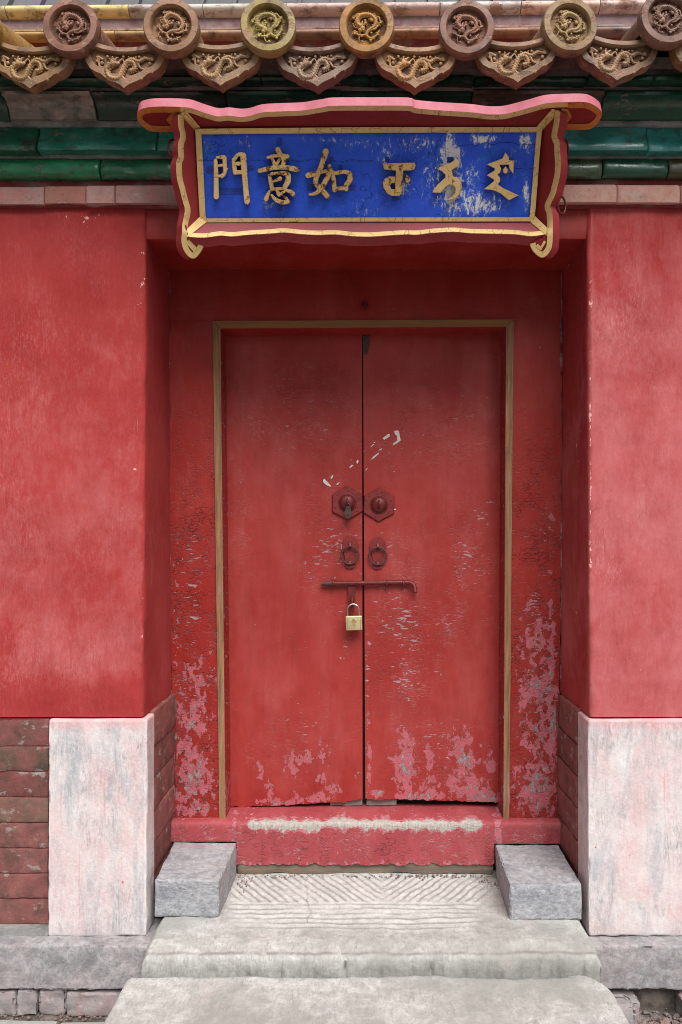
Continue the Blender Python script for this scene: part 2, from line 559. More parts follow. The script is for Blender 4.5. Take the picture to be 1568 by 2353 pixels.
def slab_mat(name, grooves):
    m = Mat(name, .88, 0, .25)
    p = m.pos()
    f = m.noise(m.warp(p, 2, .3), 5, 9, .7)
    col = m.mix(m.rng(f, .34, .66), (.56, .553, .525), (.39, .385, .362))
    sx = m.noise(m.warp(m.pos((22, 6, 6)), 4, .6), 5, 6, .75)
    col = m.mix(m.rng(sx, .50, .62, 0, .85), col, (.30, .295, .28))
    s3 = m.noise(m.warp(p, 7, .15), 19, 9, .76)
    col = m.mix(m.rng(s3, .5, .68, 0, .7), col, (.34, .325, .295))
    col = m.mix(m.rng(s3, .5, .36, 0, .55), col, (.70, .69, .665))
    col = m.mix(m.rng(m.noise(p, 90, 3, .7), .52, .7, 0, .5), col, (.34, .33, .31))
    col = m.mix(m.rng(m.noise(m.pos((1, 1, 1), (4, 4, 4)), 2.6, 6, .65), .46, .62, 0, .7), col, (.30, .298, .275))
    col = m.mix(m.rng(m.noise(m.pos((1, 1, 1), (9, 4, 1)), 7, 6, .7), .60, .74, 0, .45), col, (.62, .48, .46))
    if grooves:
        g = m.attr('wear')
        col = m.mix(m.math('MULTIPLY', g, m.rng(m.noise(p, 45, 4), .25, .55, .6, 1.0)), col, (.29, .28, .26))
        col = m.mix(m.math('MULTIPLY', m.attr('flake'), m.rng(m.noise(p, 35, 4), .25, .6)), col, (.66, .655, .635))
        col = m.mix(m.math('MULTIPLY', m.attr('crack_dark'), m.rng(m.noise(p, 22, 6, .7), .3, .55)), col, (.22, .205, .19))
    nn = m.bump(m.noise(p, 12, 9, .72), .6, .012)
    nn = m.bump(m.noise(m.pos((6, 1.4, 1.4)), 40, 4, .7), .5, .004, nn)
    return m.out(col, None, nn)
M_slab = slab_mat('carved_step_stone', True)
M_step = slab_mat('worn_step_stone', False)

def brick_mat(name, a, b, red, grey):
    m = Mat(name, .9, 0, .2)
    p = m.pos()
    col = m.mix(m.rng(m.noise(m.warp(p, 8, .1), 13, 9, .75), .36, .64), a, b)
    col = m.mix(1.0, col, m.objcol(), 'MULTIPLY')
    col = m.mix(m.rng(m.noise(m.warp(m.pos((1, 1, .8), (3, 5, 1)), 5, .2), 11, 7, .7), .48, .70, 0, .65), col, red)
    col = m.mix(m.rng(m.noise(m.pos((1, 1, 1.5), (7, 5, 6)), 13, 8, .7), .58, .62, 0, .8), col, grey)
    col = m.mix(m.rng(m.noise(p, 80, 3), .55, .75, 0, .4), col, (.12, .07, .06))
    nn = m.bump(m.noise(p, 25, 7, .7), .5, .008)
    nn = m.bump(m.noise(p, 160, 2, .7), .4, .002, nn)
    return m.out(col, None, nn)
M_brick = brick_mat('painted_grey_brick', (.10, .052, .045), (.24, .092, .082), (.26, .070, .070), (.30, .27, .245))
M_band = brick_mat('faded_band_brick', (.42, .24, .21), (.46, .30, .28), (.48, .16, .16), (.50, .36, .33))
M_foot = brick_mat('footing_brick', (.33, .30, .30), (.27, .25, .25), (.36, .20, .20), (.42, .41, .40))

def mortar_mat(name, a, b, red=None):
    m = Mat(name, .95, 0, .15)
    p = m.pos()
    col = m.mix(m.rng(m.noise(p, 18, 8, .7), .35, .65), a, b)
    if red:
        col = m.mix(m.rng(m.noise(m.pos((1, 1, 1), (2, 3, 4)), 9, 6, .7), .5, .65, 0, .8), col, red)
    return m.out(col, None, m.bump(m.noise(p, 50, 6, .75), .8, .008))
M_mortar = mortar_mat('grey_mortar', (.24, .235, .23), (.36, .35, .34), (.14, .13, .13))
M_rmortar = mortar_mat('red_washed_mortar', (.30, .05, .05), (.22, .06, .06), (.28, .2, .19))
M_ridge = mortar_mat('purple_ridge_plaster', (.30, .19, .20), (.40, .29, .29), (.22, .09, .09))
M_soil = mortar_mat('dark_soil', (.07, .06, .052), (.15, .13, .11), (.24, .2, .17))

def glaze_mat(name, obj=False, rough=.22, bare=(.30, .22, .18), amt=.62, dirt=(.10, .06, .045), dirt_amt=.6, highlight=(1.25, 1.25, 1.3)):
    m = Mat(name, rough, 0, .55)
    p = m.pos()
    off = m.nd('VectorMath', operation='ADD')
    rv = m.nd('CombineXYZ')
    r = m.objrand()
    for i in range(3):
        m.put(rv.inputs[i], m.math('MULTIPLY', r, 11.0 + 7 * i))
    m.put(off.inputs[0], p); m.put(off.inputs[1], rv.outputs[0])
    q = off.outputs[0]
    mp = m.nd('Mapping'); mp.inputs['Scale'].default_value = (1, 2, 2.5); m.put(mp.inputs['Vector'], q)
    st = mp.outputs[0]
    col = m.objcol()
    col = m.mix(m.rng(m.noise(st, 7, 6, .65), .35, .7, 0, .55), col, m.mix(1.0, col, (.45, .45, .5), 'MULTIPLY'))
    col = m.mix(m.rng(m.noise(st, 9, 7, .72), .48, .66, 0, .75), col, m.mix(1.0, col, highlight, 'MULTIPLY'))  # lighter mottling; on the green it paints glossy highlights into the colour
    bm_ = m.rng(m.noise(st, 10, 8, .72), amt, amt + .02)
    col = m.mix(m.math('MULTIPLY', bm_, .9), col, bare)
    col = m.mix(m.math('MULTIPLY', m.rng(m.noise(q, 16, 7, .72), .50, .68), dirt_amt), col, dirt)
    rr = m.math('ADD', m.math('MULTIPLY', bm_, .5), m.rng(m.noise(q, 12, 5), .3, .7, rough - .06, rough + .25))
    nn = m.bump(m.noise(q, 11, 4, .6), .3, .01)
    nn = m.bump(m.math('MULTIPLY', bm_, -1.0), .6, .003, nn)
    nn = m.bump(m.noise(q, 90, 3, .7), .25, .002, nn)
    return m.out(col, rr, nn)
M_green = glaze_mat('green_glaze', rough=.2, bare=(.20, .17, .14), amt=.60, dirt=(.035, .035, .03), dirt_amt=.85, highlight=(2.6, 1.8, 2.1))
M_ochre = glaze_mat('ochre_glaze', rough=.5, bare=(.40, .24, .18), amt=.56, dirt=(.075, .04, .028), dirt_amt=.95)
M_relief = glaze_mat('ochre_relief_glaze', rough=.55, bare=(.38, .22, .15), amt=.60, dirt=(.09, .045, .03), dirt_amt=.7)

M_recess = glaze_mat('dark_recess_glaze', rough=.7, bare=(.10, .05, .035), amt=.50, dirt=(.05, .028, .02), dirt_amt=.9)  # darker brown on the sunken floor behind the reliefs

def gilt_mat(name, a, b, worn, thr=.60, rough=.42, metal=.12):
    m = Mat(name, rough, metal, .5)
    p = m.pos()
    col = m.mix(m.rng(m.noise(p, 12, 6, .65), .35, .68), a, b)
    w = m.rng(m.noise(m.warp(p, 20, .02), 42, 6, .7), thr, thr + .06)
    col = m.mix(w, col, worn)
    ck = m.rng(m.voro(m.warp(p, 12, .05), 24), 0, .03, 1, 0)
    ck = m.math('MULTIPLY', ck, m.rng(m.noise(p, 9, 3), .45, .55))
    col = m.mix(m.math('MULTIPLY', ck, .8), col, (.10, .05, .02))
    nn = m.bump(m.noise(p, 30, 6, .7), .4, .005)
    nn = m.bump(m.math('MULTIPLY', ck, -1), .5, .003, nn)
    return m.out(col, m.rng(m.noise(p, 25, 4), .3, .7, rough - .08, rough + .2), nn, m.math('MULTIPLY', m.math('SUBTRACT', 1.0, w), metal))
M_gilt = gilt_mat('worn_gilding', (.88, .66, .30), (.76, .52, .20), (.42, .23, .08), .62)
M_char = gilt_mat('gilt_character', (.88, .64, .30), (.74, .48, .19), (.25, .09, .04), .60)
M_charw = gilt_mat('browned_gilt_character', (.84, .58, .25), (.60, .36, .13), (.15, .05, .025), .52)
M_orange = gilt_mat('orange_gilding', (.60, .25, .055), (.55, .20, .04), (.30, .10, .03), .70, .5, .15)

def wood_mat(name, a, b, c, vert=True, rough=.75):
    m = Mat(name, rough, 0, .3)
    s_ = (14, 14, .8) if vert else (.8, 14, 14)
    f = m.noise(m.warp(m.pos(s_), 1.5, .8), 6, 8, .65)
    col = m.mix(m.rng(f, .33, .66), a, b)
    col = m.mix(m.rng(m.noise(m.pos(tuple(x * .5 for x in s_), (3, 3, 3)), 9, 6, .7), .55, .7, 0, .8), col, c)
    return m.out(col, None, m.bump(f, .5, .004))
M_trim_v = wood_mat('bare_gilt_wood', (.36, .20, .09), (.15, .085, .045), (.36, .25, .23))
M_trim_h = wood_mat('bare_gilt_wood_cross', (.28, .14, .05), (.22, .10, .035), (.30, .20, .16), False)
M_greywood = wood_mat('grey_bare_wood', (.34, .31, .28), (.22, .20, .18), (.15, .13, .12), False)
M_oldwood = wood_mat('brown_bare_wood', (.22, .17, .13), (.13, .105, .085), (.27, .17, .08), False)

def blue_mat():
    m = Mat('blue_azurite_paint', .75, 0, .25)
    p = m.pos()
    col = m.mix(m.rng(m.noise(p, 10, 7, .7), .35, .68), (.040, .14, .90), (.032, .095, .76))
    col = m.mix(m.rng(m.noise(m.pos((1, 1, 1), (6, 2, 3)), 9, 6, .7), .56, .70, 0, .7), col, (.02, .17, .60))
    col = m.mix(m.rng(m.noise(m.pos((1, 1, .5), (9, 9, 3)), 5, 5, .7), .58, .74, 0, .6), col, (.022, .035, .13))
    w = m.attr('wear')
    n1 = m.noise(m.warp(m.pos((1.5, 1, .75)), 14, .08), 52, 8, .75)
    val = m.math('ADD', m.math('MULTIPLY', w, .40), n1)
    col = m.mix(m.rng(val, .66, .76, 0, .5), col, (.22, .34, .66))
    col = m.mix(m.rng(val, .74, .80), col, (.84, .86, .92))
    ck = m.rng(m.voro(m.warp(m.pos((1, 1, 1)), 14, .14), 8), 0, .016, .7, 0)
    ck = m.math('MULTIPLY', ck, m.rng(m.noise(p, 6, 4), .5, .6))
    ck2 = m.rng(m.voro(m.warp(p, 22, .05), 40), 0, .035, .6, 0)
    ck = m.math('MAXIMUM', ck, m.math('MULTIPLY', ck2, m.rng(m.noise(p, 8, 3), .5, .6)))
    ck = m.math('MAXIMUM', ck, m.math('MULTIPLY', m.attr('crack_dark'), 1.0))
    col = m.mix(m.math('MULTIPLY', ck, .9), col, (.008, .01, .03))
    h = m.math('SUBTRACT', m.noise(p, 40, 6, .7), ck)
    return m.out(col, None, m.bump(h, .5, .004))
M_bluep = blue_mat()

def flat_paint(name, a, b, rough=.55, metal=0, scale=8, spec=.4):
    m = Mat(name, rough, metal, spec)
    p = m.pos()
    col = m.mix(m.rng(m.noise(p, scale, 7, .65), .35, .66), a, b)
    col = m.mix(m.rng(m.noise(p, scale * 7, 4, .7), .58, .75, 0, .5), col, tuple(x * .55 for x in a))
    nn = m.bump(m.noise(p, scale * 4, 6, .7), .35, .004)
    return m.out(col, m.rng(m.noise(p, 20, 4), .3, .7, max(.05, rough - .1), rough + .15), nn)
M_board = flat_paint('dark_red_board_paint', (.25, .014, .014), (.20, .010, .010), .5)
M_boardpink = flat_paint('pink_red_edge_paint', (.52, .155, .20), (.43, .11, .15), .6, 0, 14)
M_boardside = flat_paint('faded_red_edge_paint', (.36, .035, .042), (.28, .022, .025), .55)
M_boardlow = flat_paint('lit_red_board_paint', (.34, .075, .09), (.27, .07, .08), .6)  # pinker red: light on the upward-facing bottom board put into the colour
M_iron = flat_paint('rusty_dark_iron', (.060, .040, .034), (.10, .055, .044), .6, .15, 60)
M_rediron = flat_paint('red_painted_iron', (.20, .022, .02), (.095, .018, .016), .36, .15, 38)
M_redplate = flat_paint('worn_red_plate_paint', (.27, .030, .028), (.15, .02, .018), .40, .05, 40)
M_brass = flat_paint('brushed_brass', (.74, .60, .32), (.80, .67, .40), .36, .7, 25)
M_brassdark = flat_paint('brass_stamping', (.40, .30, .11), (.34, .25, .09), .45, .7, 25)
M_steel = flat_paint('bright_steel', (.62, .62, .62), (.55, .55, .55), .2, .95, 25)
M_paper = flat_paint('torn_white_paper', (.68, .66, .63), (.60, .57, .54), .9, 0, 40)
M_roofgrey = flat_paint('grey_far_roof', (.15, .15, .158), (.115, .115, .122), .8, 0, 1.5)
M_inside = flat_paint('passage_plaster', (.12, .09, .07), (.1, .07, .055), .95)
M_dust = stone_mat('crumbs', (.17, .155, .14), (.10, .085, .075), (.30, .28, .26), (.40, .12, .11), .5, 30)

# ------------------------------------------------------------------ ground
def ground():
    mb = MB()
    n = 24
    xs = [-60, -20, -8] + [lerp(-4, 4, i / n) for i in range(n + 1)] + [8, 20, 60]
    ys = [-60, -15, -4] + [lerp(0, 3.2, i / 10) for i in range(11)] + [8, 20, 60]
    vs = [(x, y, -0.012 if (-4 <= x <= 4 and 0 <= y <= 3.2) else -.012) for y in ys for x in xs]
    W = len(xs)
    fs = [(j * W + i, j * W + i + 1, (j + 1) * W + i + 1, (j + 1) * W + i) for j in range(len(ys) - 1) for i in range(W - 1)]
    mb.add(vs, fs)
    g = link('ground', mb.mesh('ground', M_soil, fix=False))
    g['kind'] = 'structure'
    # paving stones seen in front of the walls; rows run along the wall
    rows = [(2.835, 2.58, .06), (2.57, 2.25, .22), (2.24, 1.92, .0), (1.91, 1.59, .3), (1.58, 1.26, .1), (1.25, .93, .2)]
    for r, (d1, d0, off) in enumerate(rows):
        for side in (-1, 1):
            x = .845 if side > 0 else .825
            k = 0
            while x < 2.4:
                w = (.46, .38, .52, .42)[(k + r) % 4]
                if k == 0:
                    w = .20 + off
                if side > 0 and r == 0:
                    x0 = x + (.19 if k == 0 else 0)
                    if k == 0: w = .5
                else:
                    x0 = x
                x1 = x + w - .008
                dz = RND.uniform(-.006, .006) - (.02 if side > 0 and r == 0 else 0)
                a, b = (x0, x1) if side > 0 else (-x1, -x0)
                back = d1 - (.11 if (side > 0 and r == 0) else 0)
                o = block('paving_stone', a, b, d0 + RND.uniform(0, .006), back, -.06, .004 + dz, M_paving, g,
                          bevel=.008, cuts=.09, amp=.006, freq=7, seed=r * 5 + k * 1.7 + side)
                x += w
                k += 1
    # stones in front of the step
    for r, (d1, d0, off) in enumerate(rows[2:]):
        x = -.815
        for w in (.40, .43, .41, .39):
            block('paving_stone', x, x + w - .01, d0, d1, -.06, .002 + RND.uniform(-.004, .004), M_paving, g, bevel=.008, cuts=.12, amp=.006, freq=7, seed=r * 3 + x)
            x += w
    return g
ground()

# ------------------------------------------------------------------ walls left and right
ZPL = H - .669          # underside of plaster
ZTOP = H - (476 - CY) / F * 3.06
def wall_D(z):
    return lerp(2.985, 3.06, (z - ZPL) / (ZTOP - ZPL))

def plaster_skin(side, xj, parent, chalk, crack_dark, chips):
    """front face, rounded arris and jamb of one plastered pier"""
    mb = MB()
    nz = 110
    xs = [3.0, 2.5, 2.0, 1.75, 1.5] + [lerp(1.4, xj + .02, i / 34) for i in range(35)]
    W, C, K, vs = [], [], [], []
    for j in range(nz + 1):
        t = j / nz
        z = lerp(ZPL + .004, ZTOP + .03, t)
        D = wall_D(z)
        xo = lerp(-.004, .006, t)
        path = [(x, D) for x in xs]
        r = .016
        jit = fbm((xj * side, 3.3, z * 9)) * .006
        for a in (0, 30, 60, 90):
            A = math.radians(a)
            path.append((xj + xo + r - r * math.sin(A) + jit * math.sin(2 * A), D + r - r * math.cos(A) + jit * math.sin(2 * A)))
        for i in range(1, 13):
            path.append((xj + xo, lerp(D + r, 3.452, i / 12)))
        for (x, d) in path:
            p = Vector((x * side, d, z))
            X, Y = px(p)
            q = fbm(Vector((p.x, 0, p.z)) * 2.2) * .006 + fbm(Vector((p.x + 9, d, p.z)) * 9) * .0016
            p.y -= q
            vs.append(p)
            W.append(chalk(X, Y)); C.append(crack_dark(X, Y)); K.append(chips(X, Y))
    n = len(xs) + 4 + 12
    fs = [(j * n + i, j * n + i + 1, (j + 1) * n + i + 1, (j + 1) * n + i) for j in range(nz) for i in range(n - 1)]
    b = len(vs)
    # underside lip
    for i in range(n):
        v = vs[i]
        vs.append(Vector((v.x, v.y + .03, v.z))); W.append(0); C.append(0); K.append(0)
    fs += [(i, i + 1, b + i + 1, b + i) for i in range(n - 1)]
    mb.add(vs, fs)
    mb.a = {'wear': W, 'crack_dark': C, 'flake': K}
    return link('plaster', mb.mesh('plaster', M_plaster, 60), parent)

XL, XR = -.806, .838        # inner faces of the stone plinth
KT = H - 1.474              # kerb top
def build_wall(side):
    left = side < 0
    root = thing('wall', 'red plastered wall left of the gate, on painted brick courses and a pink-white marble block' if left else
                 'red plastered wall right of the gate, on a wide pink-white marble block', 'wall', (side * 1.3, 3.0, 0))
    if left:
        chalk = lambda x, y: min(1, max(0, .06 + .52 * max(0, min(1, (y - 480) / 750)) - (.35 if x > 327 else 0)) * (1 if y < 1540 else max(.1, 1 - (y - 1540) / 60)))
        crack_dark = lambda x, y: .30 * math.exp(-((y - 1620) / 35) ** 2) + (.25 * max(0, 1 - (y - 480) / 80)) + (.25 * math.exp(-((x - 395) / 10) ** 2) if x > 330 else 0)  # darker at the top, along the foot and beside the frame
        chips = blobs([(190, 505, 60, 25, .75), (80, 560, 60, 30, .5), (330, 700, 14, 260, .7), (60, 610, 30, 20, .6), (320, 1080, 14, 20, .8), (327, 1480, 5, 200, .75), (90, 1040, 60, 40, .4), (396, 640, 8, 120, .9), (398, 1300, 6, 260, .7)])
        xj = .830
    else:
        chalk = lambda x, y: min(1, max(0, (.50 if x > 1356 else .02) + .62 * max(0, min(1, (y - 500) / 650)) + (.3 * math.exp(-((x - 1357) / 6) ** 2))) * (1 if y < 1560 else .75))
        crack_dark = lambda x, y: (.35 if x < 1352 else 0) * max(.25, 1 - (y - 600) / 900) + .2 * max(0, 1 - (y - 480) / 80)  # darker over the jamb, most at its head, and along the top
        chips = blobs([(1357, 1000, 5, 600, .95), (1330, 1050, 20, 120, .6), (1325, 1400, 20, 120, .65), (1300, 600, 20, 40, .85), (1470, 840, 60, 20, .5), (1450, 1500, 80, 80, .5), (1500, 600, 60, 60, .4)])
        xj = .855
    plaster_skin(side, xj, root, chalk, crack_dark, chips)
    # marble corner block, battered a little
    xi = -XL if left else XR
    xo = 1.172 if left else 1.33
    zt, zb = ZPL - .002, KT
    def cc(x0, x1, d0t, d0b, d1, z1, z0):
        a, b = (-x1, -x0) if left else (x0, x1)
        return [Vector(p) for p in [(a, d0t, z1), (b, d0t, z1), (b, d0b, z0), (a, d0b, z0), (a, d1, z1), (b, d1, z1), (b, d1, z0), (a, d1, z0)]]
    bm = hexa(cc(xi, xo, 2.968, 2.955, 3.075 if left else 3.11, zt, zb), bevel=.008, cuts=.016, amp=.0022, freq=9, seed=3 if left else 8, seg=2, chips=.004)
    link('cornerstone', bm_mesh(bm, 'cornerstone', M_marble, 50), root, label='pink-white marble block at the foot of the wall')
    # brick courses beyond the marble
    ys = [1653, 1716, 1774, 1833, 1891, 1950, 2009, 2066, 2126]
    zs = [H - (y - CY) / F * 2.985 for y in ys]
    for r in range(8):
        x = xo + .009
        k = 0
        while x < 2.9:
            w = .40 if (k or r % 2) else .31
            a, b = (-(x + w - .006), -x) if left else (x, x + w - .006)
            d = 2.984 + RND.uniform(-.003, .003)
            sh = RND.uniform(.75, 1.25)
            col = ((sh, sh, sh) if r not in (1, 3) else (sh * .9, sh * 1.25, sh * 1.1))
            block('brick', a, b, d, 3.08, zs[r + 1] + .0022, zs[r] - .001, M_brick, root, color=col, bevel=.004, cuts=.03 if k == 0 else 0, amp=.002 if k == 0 else 0, freq=22, chips=.006, seed=r * 2.1 + k)
            x += w
            k += 1
    mb = MB()
    a, b = (-2.9, -xo + .02) if left else (xo - .02, 2.9)
    mb.box(a, b, 2.9895, 3.2, KT - .02, ZPL)
    link('mortar', mb.mesh('mortar', M_rmortar), root)
    mb = MB()
    mb.box(*((-2.9, -xo + .0) if left else (xo, 2.9)), 2.957, 2.993, KT - .002, zs[8] + .001)
    link('mortar', mb.mesh('mortar', M_mortar), root)
    # bricks of the jamb
    z = ZPL + .004
    rowsj = (.138, .127, .125, .127, .126, .13)
    d0 = 3.078 if left else 3.113
    for r, h in enumerate(rowsj):
        if z - h < .235: break
        inset = (.002, .004, .003, .001, .006, .006)[r] + RND.uniform(0, .004)
        x0, x1 = (-.99, XL - inset) if left else (XR - .008 + inset, 1.0)
        sh = RND.uniform(.9, 1.35)
        block('jamb_brick', x0, x1, d0 + .003, 3.425, z - h + .003, z, M_brick, root, color=(sh * 1.15, sh, sh), bevel=.008, cuts=.05, amp=.005, freq=9, seed=r * 3 + (0 if left else 40))
        z -= h
    mb = MB()
    a, b = (-1.0, XL - .011) if left else (XR + .006, 1.01)
    mb.box(a, b, 3.05, 3.43, .2, ZPL - .005)
    link('mortar', mb.mesh('mortar', M_rmortar), root)
    # base kerb stones
    xi2 = .770 if left else .828
    xk = [xi2, 1.62, 2.4, 3.0] if left else [xi2, 1.55, 2.3, 3.0]
    for k in range(3):
        x0, x1 = xk[k], xk[k + 1] - .006
        a, b = (-x1, -x0) if left else (x0, x1)
        dz = 0 if left else -.003
        bm = hexa([Vector(p) for p in [(a, 2.888, KT + dz), (b, 2.888, KT + dz), (b, 2.882, .088), (a, 2.882, .088), (a, 3.1, KT + dz), (b, 3.1, KT + dz), (b, 3.1, .088), (a, 3.1, .088)]],
                  bevel=.007, cuts=.017 if k == 0 else .1, amp=.006, freq=11, seed=k * 4 + (2 if left else 30), seg=2, chips=.012)
        link('base_stone', bm_mesh(bm, 'base_stone', M_kerb, 50), root)
    # footing bricks under the kerb
    edges = [223, 152, 88, 37, -60, -170, -280] if left else [1388, 1466, 1560, 1650, 1760]
    for k in range(len(edges) - 1):
        xa, xb = sorted([P(edges[k], 2300, 2.89).x, P(edges[k + 1], 2300, 2.89).x])
        if not left and k in (1,):
            continue        # fallen out: only dark earth shows
        if left and k == 0: xb = -.80
        j = RND.uniform(-.008, .008)
        block('footing_brick', xa + .003, xb - .003, 2.887 + j if left else 2.845 + j, 3.0, -.01, (.080 if left else .06) + RND.uniform(-.006, .004), M_foot, root, bevel=.007, cuts=.018, amp=.009, freq=16, chips=.02, seed=k * 2.3 + (0 if left else 17), seg=3)
    mb = MB()
    a, b = (-3, -.78) if left else (.83, 3)
    mb.box(a, b, 2.93, 3.1, -.02, .09)
    link('mortar', mb.mesh('mortar', M_soil), root)
    return root
wall_l = build_wall(-1)
wall_r = build_wall(1)

# closed passage behind the leaves
mb = MB()
mb.box(-1.05, 1.05, 3.66, 5.6, .28, 2.9)
pas = link('passage', mb.mesh('passage', M_inside, fix=False))
pas['kind'] = 'structure'

# ------------------------------------------------------------------ gate frame
frame = thing('door_frame', 'red wooden gate frame with gilt inner edge, paint flaking off both posts', 'door frame', (0, 3.45, .53))
FD = 3.42
crk_post = lambda x, y: min(1, max(0, (y - 850) / 400)) * .95
wl_ = blobs([(440, 1650, 45, 60, .72), (448, 1790, 50, 75, .82), (455, 1560, 40, 60, .55), (430, 1720, 30, 60, .7), (405, 1500, 10, 200, .45), (450, 1860, 60, 14, .8)])
wr_ = blobs([(1235, 1490, 42, 70, .62), (1240, 1590, 45, 60, .74), (1240, 1690, 45, 60, .75), (1235, 1810, 55, 70, .82), (1225, 1400, 35, 40, .42), (1265, 1200, 7, 22, .8), (1265, 1560, 12, 200, .8), (1270, 1700, 10, 120, .8)])
fl_p = blobs([(440, 1350, 40, 200, .75), (430, 1100, 30, 120, .35), (450, 1600, 45, 150, .7)])
fr_p = blobs([(1235, 1420, 40, 130, .85), (1245, 1250, 35, 90, .55), (1240, 1600, 45, 150, .8)])
panel('post', [P(384, 738, FD), P(489, 738, FD), P(504.5, 1886, FD), P(398, 1886, FD)], (0, .16, 0), 34, 150, M_frame, frame, wl_, crk_post, fl_p, .004)
panel('post', [P(1180.5, 734, FD), P(1294, 734, FD), P(1283, 1888, FD), P(1170, 1888, FD)], (0, .16, 0), 34, 150, M_frame, frame, wr_, crk_post, fr_p, .004)
panel('header', [P(380, 600, FD), P(1298, 600, FD), P(1298, 733.8, FD), P(380, 737.8, FD)], (0, .16, 0), 80, 14, M_frame, frame, None, lambda x, y: .25, None, .003)
# gilt strip and red reveal inside it: left, right, top
def trim(outer, inner, door, mat):
    mb = MB()
    o0, o1 = outer; i0, i1 = inner; d0, d1 = door
    n = 24
    vs, fs = [], []
    for k in range(n + 1):
        t = k / n
        jit = fbm((o0[0] * .01 + 2, t * 14, 3)) * .0018
        a = P(lerp(o0[0], o1[0], t), lerp(o0[1], o1[1], t), 3.411 + jit)
        b = P(lerp(i0[0], i1[0], t), lerp(i0[1], i1[1], t), 3.417 + jit)
        vs += [a, b, Vector((b.x, 3.46, b.z)), Vector((a.x, 3.46, a.z))]
    for k in range(n):
        q = k * 4
        fs += [(q + i, q + (i + 1) % 4, q + 4 + (i + 1) % 4, q + 4 + i) for i in range(4)]
    fs += [(3, 2, 1, 0), (n * 4, n * 4 + 1, n * 4 + 2, n * 4 + 3)]
    mb.add(vs, fs)
    link('gilt_trim', mb.mesh('gilt_trim', mat), frame)
trim(((489, 738), (504.5, 1886)), ((506.5, 754.5), (518.5, 1886)), ((518, 771), (534, 1857)), M_trim_v)
trim(((1181, 734), (1170.5, 1890)), ((1164, 750.5), (1157.5, 1890)), ((1150, 768), (1144, 1857)), M_trim_v)
trim(((489.4, 737.6), (1180.6, 733.6)), ((507, 754.2), (1163.6, 750.2)), ((518, 771), (1150, 768)), M_trim_h)
def reveal(quad, T):
    fk = lambda x, y: .62
    panel('frame_reveal', quad, T, 6, 90, M_frame, frame, None, lambda x, y: .6, fk)
# reveals run from the trim back to the leaves
def rq(pa, pb, da, db):
    return [P(*pa, 3.4605), P(*da, 3.60), P(*db, 3.60), P(*pb, 3.4605)]
def scale_to(p, D):   # same x and z as the trim point at depth 3.417, seen at depth D
    v = P(p[0], p[1], 3.417); v.y = D; return v
for (pa, pb, sx_) in (((506.3, 752), (518.3, 1886), -1), ((1164.2, 749), (1157.7, 1888), 1)):
    a, b = scale_to(pa, 3.418), scale_to(pb, 3.418)
    a2, b2 = scale_to(pa, 3.60), scale_to(pb, 3.60)
    for v in (a, b, a2, b2): v.x += -sx_ * .0015
    panel('frame_reveal', [a, a2, b2, b], (sx_ * .03, 0, 0), 8, 110, M_frame, frame, blobs([(512, 1820, 30, 60, .6), (1150, 1830, 30, 60, .6)]), lambda x, y: .5, lambda x, y: .66)
a, b = scale_to((506.3, 754), 3.418), scale_to((1164.2, 750), 3.418)
for v in (a, b): v.z -= .0015
a2, b2 = a.copy(), b.copy(); a2.y = b2.y = 3.60
panel('frame_reveal', [a, b, b2, a2], (0, 0, .03), 60, 6, M_frame, frame, None, None, lambda x, y: .3)
# lintel across the opening, its soffit in deep shade
z0, z1 = H - (549 - CY) / F * 3.07, H - (478 - CY) / F * 3.07
o = block('lintel', -.90, .93, 3.07, 3.452, z0, z1 + .02, M_frame, frame, bevel=.007, cuts=.06, amp=.004, freq=5)
# hook on the header
mb = MB()
c = P(838, 702, FD - .004)
mb.lathe(c, [(.016, 0), (.016, .004), (.011, .008), (0.0, .008)], 12)
mb.tube([c + Vector((0, -.004, .012)), c + Vector((0, -.03, .010)), c + Vector((0, -.034, -.008)), c + Vector((0, -.012, -.016))], .005, 8)
link('hook', mb.mesh('hook', M_rediron), frame)

for (sx_, xs_) in ((-1, -.818), (1, .832)):
    mb = MB()
    n = 150
    pts, rad = [], []
    for k in range(n + 1):
        z = lerp(.53, H + 1.15, k / n)
        a = fbm((z * 9, sx_, 1), 5)
        pts.append(Vector((lerp(-.806 if sx_ < 0 else .826, -.835 if sx_ < 0 else .853, min(1, max(0, (z - ZPL + .02) / .04))) + .004 * fbm((z * 16, 3, sx_)), 3.424, z)))
        rad.append(.006 + .006 * max(-.6, a))
    mb.tube(pts, rad, 6)
    link('seam_mortar', mb.mesh('seam_mortar', mortar_mat('seam_mortar', (.12, .02, .018), (.28, .06, .055), (.33, .27, .25)) if sx_ < 0 else bpy.data.materials['seam_mortar'], 60), frame)

